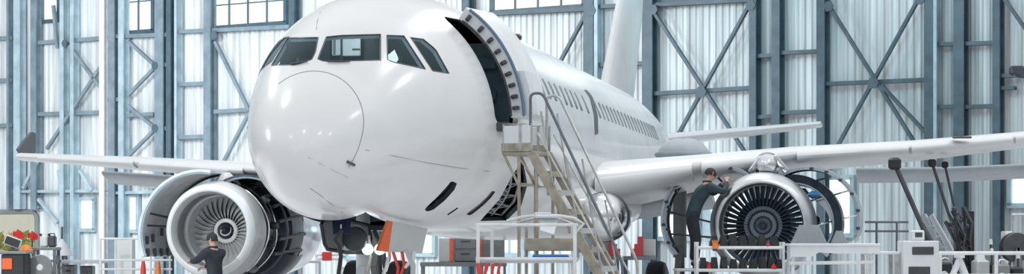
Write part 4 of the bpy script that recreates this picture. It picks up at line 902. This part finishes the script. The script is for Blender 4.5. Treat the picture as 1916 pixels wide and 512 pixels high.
# --- shelving carriage right of the counter
def bench(px0, px1, D, pyt, dp, label, m=GREYP, lm=TUBE, th=.05, cat='bench', name='work_bench', low=None, z0=0.):
    x0, x1 = span(px0, px1, D); z = zz(pyt, D); t = thing(name, ((x0 + x1) / 2, D + dp / 2, 0), label, cat)
    mb = MB(); mb.bbox(((x0 + x1) / 2, D + dp / 2, z - th / 2), (x1 - x0, dp, th), .01); obj('bench_top', mb, m, t, smooth=0)
    for x in (x0 + .05, x1 - .05):
        for y in (D + .05, D + dp - .05): obj('leg', MB().bar((x, y, 0), (x, y, z - th), .06, .06), lm, t, smooth=0)
    for y in ([D + .05] if low is None else [D + .05, D + dp - .05]): obj('stretcher', MB().bar((x0, y, zz(low, D) if low else .3), (x1, y, zz(low, D) if low else .3), .04, .05), lm, t, smooth=0)
    return t
def cabinet(px0, px1, py0, py1, D, dp, label, m, name='equipment_cabinet', cat='cabinet', base=None, drawers=0, vents=0, doorm=None, extra=None):
    """stands on whatever carries it at the level py1 (or the floor when base is given)"""
    x0, x1 = span(px0, px1, D); z1, z0 = zz(py0, D), (zz(py1, D) if base is None else base); t = thing(name, ((x0 + x1) / 2, D + dp / 2, z0), label, cat); mb = MB()
    mb.bbox(((x0 + x1) / 2, D + dp / 2, (z0 + z1) / 2), (x1 - x0, dp, z1 - z0), .012); obj('body', mb, m, t, smooth=0)
    if drawers:
        for k in range(drawers):
            za = z0 + (z1 - z0) * (k + .08) / drawers; zb = z0 + (z1 - z0) * (k + .92) / drawers; mb = MB(); mb.bbox(((x0 + x1) / 2, D - .012, (za + zb) / 2), ((x1 - x0) * .92, .022, zb - za), .006); dr_ = obj('drawer', mb, doorm or m, t, smooth=0)
            mb = MB(); mb.bbox(((x0 + x1) / 2, D - .035, zb - (zb - za) * .3), ((x1 - x0) * .4, .03, .025), .006); obj('handle', mb, DARKG, dr_, smooth=0)
    for k in range(vents):
        z = z0 + (z1 - z0) * (k + .5) / vents; mb = MB(); mb.bbox(((x0 + x1) / 2 + .05 * (x1 - x0) * (-1) ** k, D - .004, z), ((x1 - x0) * .6, .02, (z1 - z0) / vents * .4), .006); obj('vent', mb, DARKG, t, smooth=0)
    return t
cabinet(1690, 1757, 450, 0, 38.0, .6, 'white cabinet with three dark slots right of the white counter', PANEL, base=0, vents=5)
mb = MB(); p = P(1716, 441, 38.3); mb.bbox((p.x, p.y, zz(450, 38) + .09), (.2, .3, .175), .02); t_ = thing('instrument_box', (p.x, p.y, zz(450, 38)), 'small white instrument box on top of the white cabinet with dark slots', 'box'); obj('body', mb, PANEL, t_); mb = MB(); mb.bbox((p.x, p.y - .152, zz(450, 38) + .1), (.12, .012, .08), .003); obj('screen', mb, DARKG, t_)
bench(1620, 1684, 38.2, 470, .7, 'low white bench between the white counter and the slotted cabinet', PANEL)
cabinet(1626, 1650, 478, 0, 38.15, .5, 'dark steel drawer unit standing under the low white bench', MIDG, base=0, drawers=4) if 0 else None
# --- the fence rail and machines along the right
def railing(px0, px1, D, pys, posts, label, m=WTUBE, r=.022, name='safety_railing', z0=0.):
    x0, x1 = span(px0, px1, D); t = thing(name, ((x0 + x1) / 2, D, z0), label, 'railing')
    for py in pys: obj('rail', MB().tube([(x0, D, zz(py, D)), (x1, D, zz(py, D))], r, 8), m, t)
    for px in posts: x = P(px, 0, D).x; obj('post', MB().tube([(x, D, z0), (x, D, zz(pys[0], D) + .0)], r, 8), m, t)
    return t
railing(1757, 1975, 36.5, (473, 515), (1759, 1864, 1960), 'white tube railing in front of the machines beyond the slotted cabinet', r=.03)
railing(1893, 1990, 40.2, (401, 440), (1896, 1915, 1950), 'grey tube frame behind the dark round drum', TUBE, name='tube_frame')
railing(1618, 1700, 42.4, (415, 432), (1640, 1678), 'thin grey rail behind the low white bench', DTUBE, .02, name='thin_railing')
dm = thing('cable_drum', (P(1904, 0, 38.6).x, 38.8, 0), 'dark round cable drum above the white railing at its far end', 'drum'); c = P(1904, 462, 38.6)
obj('flange', MB().lathe([(.02, 0), (.24, 0), (.25, .015), (.25, .035), (.02, .04)], c, 'Y', 40, cap=True), DARKG, dm); obj('flange', MB().lathe([(.02, .3), (.24, .3), (.25, .315), (.25, .335), (.02, .34)], c, 'Y', 40, cap=True), DARKG, dm); obj('cable', MB().lathe([(.06, .04), (.2, .04), (.2, .3), (.06, .3)], c, 'Y', 40), BLACK, dm)
for s in (-.16, .16): obj('stand', MB().bar((c.x + s * 1.5, c.y - .05, 0), (c.x, c.y - .05, c.z), .05, .05).bar((c.x + s * 1.5, c.y + .4, 0), (c.x, c.y + .4, c.z), .05, .05), MIDG, dm)
# dark tangle of hoses hung on a mast
tg = thing('hose_mast', (P(1815, 0, 39.0).x, 39.0, 0), 'dark mast wrapped in drooping black hoses and cables beyond the trestle', 'hose mast')
xm = P(1815, 0, 39).x; obj('mast', MB().bar((xm, 39, 0), (xm, 39, zz(395, 39)), .12, .12), BLACK, tg, smooth=0); rnd = random.Random(5)
for k in range(14):
    a = P(1768 + 3 * k, 400 + rnd.uniform(-15, 30), 38.9); b = P(1792 + rnd.uniform(-8, 26), 445 + rnd.uniform(0, 50), 38.8 + .1 * rnd.random()); q = a.lerp(b, .5) + V((rnd.uniform(-.06, .1), rnd.uniform(-.1, .1), rnd.uniform(-.12, .04))); d = V((xm - .02, 38.9, rnd.uniform(.3, 1.2)))
    pts = [a.lerp(q, t * 2) if t < .5 else q.lerp(b, t * 2 - 1) for t in [i / 8 for i in range(9)]]; obj('hose', MB().tube([V((xm, 39, zz(398, 39)))] * 0 + pts + [d], .016 + .014 * rnd.random(), 7), BLACK if k % 3 else DARKG, tg)
for k in range(9):
    p = P(1770 + rnd.uniform(0, 40), 385 + rnd.uniform(0, 40), 38.9); mb = MB(); mb.bbox(p, (.09, .06, .07), .02, Matrix.Rotation(rnd.uniform(0, 3), 3, 'Y')); obj('hose_coupling', mb, DARKG, tg)
# three props under the wing
def prop(xa, ya, xb, yb, D, r, label):
    a, b = P(xa, ya, D), P(xb, yb, D); k = a.z / (a.z - b.z); f = a.lerp(b, k); f = V((f.x, f.y, .02))
    t = thing('support_prop', f, label, 'prop', 'slanted props under the wing'); d = (f - a).normalized()
    obj('pole', MB().tube([a, a.lerp(f, .5)], r, 10).tube([a.lerp(f, .45), f], r * 1.35, 10), DARKG, t); mb = MB(); mb.bbox(a, (r * 5, r * 4, r * 5), r); obj('head', mb, BLACK, t); mb = MB(); mb.bbox(f, (.3, .3, .04), .01); obj('foot_plate', mb, DARKG, t, smooth=0)
prop(1674, 306, 1738, 452, 41.6, .045, 'thickest slanted dark prop, reaching up to the wing above the white cabinet')
prop(1744, 305, 1792, 452, 43.0, .03, 'middle one of the three slanted dark props under the wing')
prop(1768, 308, 1788, 400, 43.8, .025, 'thin steep dark prop under the wing beside the dark hose mast')
# pale trestle and step ladder
ld = thing('step_ladder', (P(1745, 0, 40.8).x, 40.8, 0), 'grey slanting step ladder leaning beside the white slotted cabinet', 'ladder')
a, b = P(1742, 402, 41.0), P(1804, 512, 40.5); k = a.z / (a.z - b.z); f = a.lerp(b, k); of = V((-.22, .1, 0))
for o in (V((0, 0, 0)), of): obj('ladder_rail', MB().bar(a + o * .55, f + o, .05, .1), BRUSH, ld)
for k in range(1, 11): q = k / 11; obj('rung', MB().bar(a.lerp(f, q) + of * (.55 + .45 * q), a.lerp(f, q), .07, .03), BRUSH, ld)
tr = thing('trestle', (P(1796, 0, 37.4).x, 37.4, 0), 'white A-shaped trestle before the dark hose mast', 'trestle'); a = P(1796, 482, 37.4)
for s, y in ((-1, -.15), (1, -.15), (-1, .3), (1, .3)): obj('leg', MB().bar((a.x, 37.4 + y * .4, a.z), (a.x + s * .55, 37.4 + y, 0), .05, .05), WTUBE, tr)
obj('top_bar', MB().bar((a.x, 37.2, a.z + .03), (a.x, 37.7, a.z + .03), .08, .06), WTUBE, tr)
def machine(px0, px1, py0, D, dp, label, m, name, cat, kind=0, seed=0):
    """floor-standing unit: a body, a pipe or a gauge on top"""
    x0, x1 = span(px0, px1, D); z1 = zz(py0, D); t = thing(name, ((x0 + x1) / 2, D + dp / 2, 0), label, cat); mb = MB(); mb.bbox(((x0 + x1) / 2, D + dp / 2, z1 * .48 + .04), (x1 - x0, dp, z1 * .88), .03); obj('body', mb, m, t, smooth=0)
    cx = (x0 + x1) / 2; w = x1 - x0
    if kind == 0:
        obj('gauge', MB().lathe([(.001, 0), (.05, 0), (.06, .02), (.06, .06)], (cx - w * .2, D - .05, z1 * .8), 'Y', 20), PANEL, t); mb = MB(); mb.tube(fillet([(cx + w * .3, D + dp * .3, z1 * .9), (cx + w * .3, D + dp * .3, z1), (cx - w * .3, D + dp * .3, z1), (cx - w * .3, D + dp * .3, z1 * .9)], .08), .018, 8); obj('handle', mb, CHROME, t)
    elif kind == 1:
        obj('lid', MB().lathe([(.001, .12), (w * .3, .1), (w * .42, .02), (w * .42, -.02)], (cx, D + dp / 2, z1 * .94), 'Z', 24), PANEL, t); obj('pipe', MB().tube(fillet([(cx, D - .03, z1 * .2), (cx, D - .03, z1 * .7), (cx + w * .4, D - .03, z1 * .7)], .08), .025, 8), CHROME, t)
    else:
        mb = MB(); mb.bbox((cx, D - .01, z1 * .7), (w * .6, .02, z1 * .18), .006); obj('control_panel', mb, DARKG if m is not DARKG else PANEL, t, smooth=0); obj('mast', MB().tube([(cx + w * .3, D + dp * .5, z1 * .9), (cx + w * .3, D + dp * .5, z1 * 1.06)], .02, 8), DARKG, t); obj('beacon', MB().lathe([(.001, .1), (.03, .09), (.035, 0)], (cx + w * .3, D + dp * .5, z1 * 1.06), 'Z', 14), PANEL, t)
    return t
for i, a in enumerate(((1760, 1782, 483, 38.6, .4, 'black pump unit with chrome handle next to the white slotted cabinet', BLACK, 'pump_unit', 'pump', 0), (1828, 1852, 478, 38.2, .5, 'pale round-lidded drum right of the dark hose mast', GREYP, 'drum_unit', 'drum', 1),
                       (1854, 1862, 484, 38.4, .4, 'narrow black control post between the pale drum and the grey machine', BLACK, 'control_post', 'machine', 2), (1868, 1890, 486, 37.3, .5, 'mid grey machine with a white gauge behind the white railing', MIDG, 'compressor', 'machine', 0), (1892, 1916, 492, 37.6, .5, 'black machine with a control panel below the dark cable drum', BLACK, 'generator', 'machine', 2),
                       (1838, 1866, 466, 41.5, .6, 'dark grey cabinet with a control panel far behind the pale drum', MIDG, 'control_cabinet', 'cabinet', 2))): machine(*a[:8], a[8], a[9], seed=i)
cabinet(1881, 1895, 432, 0, 41.8, .4, 'tall narrow white locker behind the grey tube frame', PANEL, base=0, drawers=4, name='locker', cat='locker')
# --- cabinets and cradles under the fuselage
bench(786, 905, 54.0, 490, 1.0, 'dark framed bench carrying the grey cabinets under the fuselage', MIDG, MIDG, .10)
def striped(px0, px1, py0, D, m, label, side):
    t = cabinet(px0, px1, py0, 489.7, D, .7, label, m); x0, x1 = span(px0, px1, D); z1, z0 = zz(py0, D), zz(489.7, D); x = x1 - .04 if side > 0 else x0 + .04; mb = MB(); mb.bbox((x, D - .01, (z0 + z1) / 2), (.09, .04, z1 - z0), .01); o = obj('orange_edge', mb, mat('orange_edge_paint', (.75, .12, .06), .45), t, smooth=0); return t
striped(821, 848, 445, 54.1, GREYP, 'pale grey cabinet with an orange edge at the left of the cabinet row', 1)
cabinet(849.5, 892, 443, 489.7, 54.15, .7, 'wide dark grey cabinet in the middle of the row under the fuselage', MIDG, vents=0, drawers=2)
bench(893, 948, 55.6, 490, .9, 'second dark framed bench, behind the white work dock', MIDG, MIDG, .10)
striped(896, 944, 440, 55.7, MIDG, 'dark grey cabinet with an orange edge behind the white work dock', -1)
for a, D, lb in (((1105, 1160), 50.0, 'grey bench under the left-hand red stepped cradle behind the stairs'), ((1168, 1228), 50.4, 'grey bench under the red stepped cradle nearer the opened engine')): bench(*a, D, 479, .9, lb, MIDG, STEEL, .08)
def cradle(px0, px1, pr0, pr1, D, label, flip):
    t = cabinet(px0, px1, 447, 478.7, D, .7, label, GREYP, name='engine_cradle', cat='cradle'); a, b = span(pr0, pr1, D); z0, z1 = zz(478.6, D), zz(442, D); w = b - a; h = z1 - z0; pr = [(0, 0), (1, 0), (1, .38), (.72, .38), (.72, .62), (.45, .62), (.45, 1), (0, 1)]
    mb = MB(); mb.grid([[V(((b - x * w) if flip else (a + x * w), D - .14 + y, z0 + z * h)) for x, z in pr] for y in (0, .12)], True, True, True); o = obj('red_bracket', mb, mat('cradle_red', (.6, .07, .08), .45), t, smooth=0); return t
cradle(1110, 1141, 1139, 1160, 50.2, 'grey cradle with a red stepped bracket behind the foot of the tall steps', False); cradle(1203, 1227, 1180, 1203, 50.6, 'grey cradle with a red stepped bracket beside the opened engine cowl', True)
# red and white barrier far under the nose
br_ = railing(590, 640, 52.0, (476, 484), (592, 638), 'red and white barrier under the dark nose gear door', WTUBE, .03, name='barrier')
mb = MB(); x0, x1 = span(603, 621, 52); mb.bbox(((x0 + x1) / 2, 51.95, zz(479, 52)), (x1 - x0, .03, .2), .008); obj('red_board', mb, RED, br_, smooth=0)
railing(500, 600, 49.8, (489, 515), (503, 560, 598), 'white tube railing under the dark engine reverser', WTUBE, .03)
bench(640, 700, 57.0, 498, .8, 'pale bench far beneath the nose gear', GREYP, TUBE)
# navy cover hanging from the nose
c = [L(622, 405, 30.2), L(655, 403, 30.2), L(656, 437, 30.1), L(624, 438, 30.1)]; mb = MB(); rows = []
for j in range(9):
    v = j / 8; rows.append([c[0].lerp(c[1], i / 8).lerp(c[3].lerp(c[2], i / 8), v) + V((0, -.012 * math.sin(i * 1.3 + v), 0)) for i in range(9)])
mb.grid(rows); mb.v = [MW @ v for v in mb.v]; nv = obj('navy_cover', mb, NAVY, None, solid=.012); tag(nv, 'small navy blue cover hanging below the nose in front of the dark gear door', 'cover')
mb = MB(); p = P(638, 423, 30.08); mb.bbox(p, (.02, .012, .06), .004); obj('white_tag', mb, PANEL, nv)
mb = MB(); p = P(638, 440, 30.05); mb.tube([P(640, 430, 29.9), P(626, 448, 29.9), P(634, 460, 29.9), P(638, 478, 29.9), P(633, 515, 29.9), P(632, 680, 29.9)], .028, 8); tag(obj('black_hose', mb, BLACK, None), 'thick black hose dropping to the floor beside the navy cover', 'hose')
# grey ribbed dome lying on the wing root
dc = thing('dome_cover', P(1277, 290, 44.2), 'grey ribbed dome cover on top of the wing near the fuselage', 'cover'); c = P(1279, 292, 44.2); rx = 49 / F * 44.2; hz = 35 / F * 44.2
DOME = mat('dome_grey_canvas', (.34, .38, .40), .6, 0, .08, 4, bump=.1); rows = []
for i in range(11):
    a = PI / 2 * i / 10; rows.append([c + V((math.cos(q) * rx * math.cos(a), math.sin(q) * .35 * math.cos(a), hz * math.sin(a) * (.97 + .03 * math.cos(12 * q)))) for q in [2 * PI * k / 60 for k in range(60)]])
mb = MB(); mb.grid(rows, True, True, True); obj('canopy', mb, DOME, dc); mb = MB(); mb.tube([c + V((math.cos(q) * rx * 1.02, math.sin(q) * .36, .03)) for q in [2 * PI * k / 60 for k in range(60)]], .05, 8, closed=True); obj('rim', mb, mat('dome_rim', (.22, .26, .29), .5), dc)
# --- clutter at the far left
Dl = 46.0
railing(186, 322, Dl, (446, 486, 503), (188, 216, 246, 282, 318), 'white tube railing below the open grey cowl', WTUBE, .022)
bench(108, 192, 47.5, 486, .8, 'long pale bench left of the white railing', GREYP, TUBE, .07)
cabinet(118, 138, 495, 0, 47.75, .4, 'grey drawer unit under the long pale bench', MIDG, base=0, drawers=3); cabinet(150, 172, 497, 0, 47.75, .4, 'dark drawer unit under the right half of the long pale bench', DARKG, base=0, drawers=3)
rag(232, 478, 47.0, .9, .62, .55, PANEL, 'draped_bundle', 'white draped bundle behind the white railing', 'bundle', seed=9) if 0 else cabinet(214, 246, 447, 0, 47.2, .5, 'white covered crate standing behind the white railing', PANEL, base=0, name='crate', cat='crate')
tp = thing('tripod_stand', (P(116, 0, 49.2).x, 49.2, 0), 'white tripod stand left of the pale bench', 'tripod'); a = P(116, 424, 49.2)
for x, y in ((-.42, -.2), (.42, -.2), (0, .4)): obj('leg', MB().tube([(a.x, 49.2, zz(448, 49)), (a.x + x, 49.2 + y, 0)], .03, 8), DTUBE, tp)
obj('column', MB().tube([(a.x, 49.2, zz(468, 49)), (a.x, 49.2, a.z)], .025, 8), DTUBE, tp); obj('skirt', MB().lathe([(.02, 0), (.1, -.12), (.24, -.36), (.235, -.37), (.02, -.02)], (a.x, 49.2, zz(446, 49)), 'Z', 24), PANEL, tp)
cr = thing('tool_cart', (P(24, 0, 44.6).x, 44.8, 0), 'black tool cart with an orange panel at the far left', 'cart'); x0, x1 = span(2, 46, 44.5)
mb = MB(); mb.bbox(((x0 + x1) / 2, 44.8, (zz(474, 44.5) + .25) / 2), (x1 - x0, .6, zz(474, 44.5) - .25), .03); obj('body', mb, BLACK, cr, smooth=0); mb = MB(); mb.bbox(((x0 + x1) / 2, 44.8, zz(472, 44.5)), (x1 - x0 + .08, .66, .06), .015); obj('tray', mb, MIDG, cr, smooth=0)
a, b = span(4, 23, 44.5); mb = MB(); mb.bbox(((a + b) / 2, 44.48, zz(493, 44.5)), (b - a, .03, .22), .01); obj('orange_panel', mb, ORANGE, cr, smooth=0)
for x in (x0 + .08, x1 - .08):
    for y in (44.6, 45.0): obj('caster', MB().lathe([(.02, -.03), (.1, -.03), (.125, -.01), (.125, .01), (.1, .03), (.02, .03)], (x, y, .125), 'X', 20, cap=True), BLACK, cr)
tz = zz(472, 44.5) + .03
sc_ = thing('monitor', (P(22, 0, 44.7).x, 44.75, tz), 'tilted dark instrument screen with pale frame on the black tool cart', 'screen'); p = P(24, 452, 44.7); R = Matrix.Rotation(.35, 3, 'Y'); mb = MB(); mb.bbox(p, (.34, .06, .20), .02, R); obj('screen_case', mb, GREYP, sc_); mb = MB(); mb.bbox(p + V((0, -.034, 0)), (.29, .012, .15), .004, R); obj('screen_face', mb, BLACK, sc_); mb = MB(); mb.bar((p.x, 44.75, tz), (p.x, 44.75, p.z - .03), .07, .05); mb.bbox((p.x, 44.75, tz + .012), (.2, .16, .024), .008); obj('screen_stand', mb, DARKG, sc_)
def flagstand(px, py, D, label):
    p = P(px, py, D); t = thing('marker_flag', (p.x, D, 0), label, 'flag', 'red flags at the far left'); obj('pole', MB().tube([(p.x - .03, D, .02), (p.x - .03, D, p.z + .09)], .016, 8), DARKG, t); obj('base', MB().lathe([(.001, .06), (.08, .05), (.16, .02), (.17, 0), (.001, 0)], (p.x - .03, D, 0), 'Z', 20), BLACK, t); mb = MB(); rows = []
    for i in range(9): x = i / 8; rows.append([p + V((-.03 + x * .2 - .09, .03 * math.sin(x * 9), -.06 + .13 * j / 4 - .03 * x + .02 * math.sin(7 * x + j))) for j in range(5)])
    mb.grid(rows); obj('flag_cloth', mb, CLOTHR, t, solid=.008)
flagstand(36, 437, 45.6, 'smaller red flag on a pole behind the tilted screen'); flagstand(63, 440, 47.3, 'larger red flag on a pole left of the tripod stand')
hl = thing('hard_hat', (P(48, 0, 45.9).x, 46.1, 0), 'orange hard hat on a grey post beside the black tool cart', 'helmet'); c = V((P(49, 0, 46.1).x, 46.1, zz(467, 46.1)))
obj('shell', MB().lathe([(.001, .11), (.06, .1), (.1, .06), (.115, 0), (.11, 0)], c, 'Z', 24), AMBER, hl); obj('brim', MB().lathe([(.1, .0), (.15, -.012), (.15, -.002), (.1, .012)], c, 'Z', 24), AMBER, hl)
obj('post', MB().tube([(c.x, c.y, 0), (c.x, c.y, c.z + .04)], .045, 10), MIDG, hl)
wl_ = thing('hose_reel', (P(74, 0, 45.2).x, 45.3, 0), 'grey hose reel on a frame right of the black tool cart', 'reel'); c = V((P(74, 0, 45.2).x, 45.2, zz(500, 45.2)))
obj('reel_disc', MB().lathe([(.04, 0), (.24, 0), (.26, .02), (.24, .04), (.04, .04)], c, 'Y', 36, cap=True), MIDG, wl_); obj('hose', MB().lathe([(.12, .04), (.2, .05), (.21, .15), (.2, .25), (.12, .26)], c, 'Y', 36), GREYP, wl_); obj('hub', MB().lathe([(.001, -.03), (.05, -.03), (.07, 0)], c, 'Y', 20), PANEL, wl_)
for s in (-1, 1): obj('frame', MB().bar((c.x + s * .24, c.y + .3, 0), (c.x, c.y + .3, c.z), .05, .05), DARKG, wl_)
obj('axle', MB().tube([c, c + V((0, .34, 0))], .03, 8), DARKG, wl_)
fr_ = bench(58, 106, 46.6, 462, .5, 'dark shelf frame behind the grey hose reel', MIDG, DTUBE, .06, 'shelf', 'shelf_frame', low=488)
for px, m, lb, cl in ((82, PANEL, 'white jerrycan on the dark shelf frame', 'can'), (97, DARKG, 'dark jerrycan on the right end of the dark shelf frame', 'can')):
    x = P(px, 0, 46.8).x; z = zz(462, 46.6); t = thing('jerrycan', (x, 46.85, z), lb, cl, 'cans on the dark shelf frame'); mb = MB(); mb.bbox((x, 46.85, z + .12), (.16, .2, .235), .03); obj('body', mb, m, t); obj('handle', MB().tube(fillet([(x - .05, 46.85, z + .23), (x - .05, 46.85, z + .28), (x + .05, 46.85, z + .28), (x + .05, 46.85, z + .23)], .02), .01, 8), m, t); obj('spout', MB().lathe([(.02, 0), (.02, .05), (.001, .05)], (x - .06, 46.78, z + .23), 'Z', 12), BLACK, t)
for px, D, lb in ((268, 45.5, 'red traffic cone before the white railing under the open cowl'), (296, 45.7, 'orange traffic cone by the right end of the white railing')):
    x = P(px, 0, D).x; t = thing('traffic_cone', (x, D, 0), lb, "cone", 'cones by the white railing'); zt2 = zz(488, D); obj('cone', MB().lathe([(.11, .04), (.05, zt2 - .12), (.03, zt2), (.001, zt2)], (x, D, 0), 'Z', 20), RED if px == 268 else AMBER, t); mb = MB(); mb.bbox((x, D, .02), (.26, .3, .04), .01); obj('base', mb, BLACK, t)
bench(252, 318, 45.2, 512 + 6, .7, 'low dark bench under the two cones', MIDG, DTUBE, .05) if 0 else None
# ================================================================== LIGHT, SKY, CAMERA
w = bpy.data.worlds.new('overcast_sky'); S.world = w; w.use_nodes = True; nt = w.node_tree; nt.nodes.clear()
o = nt.nodes.new('ShaderNodeOutputWorld'); bg = nt.nodes.new('ShaderNodeBackground'); tc = nt.nodes.new('ShaderNodeTexCoord'); sp = nt.nodes.new('ShaderNodeSeparateXYZ')
rp = nt.nodes.new('ShaderNodeValToRGB'); mr = nt.nodes.new('ShaderNodeMapRange'); mr.inputs['From Min'].default_value = -1
nt.links.new(tc.outputs['Generated'], sp.inputs[0]); nt.links.new(sp.outputs['Z'], mr.inputs['Value']); nt.links.new(mr.outputs['Result'], rp.inputs['Fac'])
e = rp.color_ramp.elements; e[0].position = .45; e[0].color = (.22, .25, .27, 1); e[1].position = .82; e[1].color = (.97, .99, 1, 1)
k = rp.color_ramp.elements.new(.54); k.color = (.34, .365, .385, 1)
nt.links.new(rp.outputs['Color'], bg.inputs['Color']); bg.inputs['Strength'].default_value = 1.0; nt.links.new(bg.outputs[0], o.inputs[0])
def lamp(x, y, z, e, sx, sy, col=(1, 1, 1)):
    l = bpy.data.lights.new('unseen_lamp', 'AREA'); l.energy = e; l.shape = 'RECTANGLE'; l.size = sx; l.size_y = sy; l.color = col
    o = bpy.data.objects.new('unseen_lamp', l); COL.objects.link(o); o.location = (x, y, z); return o
for x, y, q in ((-14, 8, 60), (-5, 6, 60), (4, 8, 60), (13, 6, 60), (-12, 19, 70), (-4, 20, 70), (5, 19, 90), (13, 20, 110), (13, 30, 150), (14, 40, 170), (7, 37, 260), (4, 47, 480), (-10, 34, 200), (-14, 46, 300)):
    lamp(x, y, 14, q, .7 if q < 150 else 2.2, .7 if q < 150 else 2.2, (.95, .99, 1))  # unseen roof lamps for the nose glints; stronger ones added to brighten the aft
def wash(p, tgt, e, s, col):
    o = lamp(p.x, p.y, p.z, e, s, s, col); o.rotation_euler = (tgt - p).to_track_quat('-Z', 'Y').to_euler(); return o
wash(Vector((-17, 62, 11)), W(200, 200), 2700, 3, (.95, .985, 1)); wash(Vector((-24, 66, 8)), W(60, 200), 1600, 3, (.95, .985, 1)); wash(Vector((-6, 56, 12)), W(450, 200), 1700, 3, (.92, .98, 1))  # unseen lights added to brighten the left part of the back wall
wash(Vector((-11, 32, 6)), Vector((-5.8, 43.5, 1.9)), 650, .8, (.97, .99, 1)); wash(Vector((6.5, 58, 11.5)), W(1440, -10), 260, 1.2, (.35, .85, 1.0))  # added unseen lights: one fills the left engine, one tints the wall cyan
cd = bpy.data.cameras.new('camera'); cam = bpy.data.objects.new('camera', cd); COL.objects.link(cam)
cam.location = (0, 0, H); cam.rotation_euler = (PI / 2, 0, 0)
cd.sensor_width = 36; cd.lens = 36 * F / 1916; cd.shift_x = 0; cd.shift_y = (HY - 256) / 1916; cd.clip_end = 400
S.camera = cam
S.view_settings.view_transform = 'Standard'; S.view_settings.look = 'None'; S.view_settings.gamma = 1; S.view_settings.use_curve_mapping = False
S.view_settings.exposure = 0.08
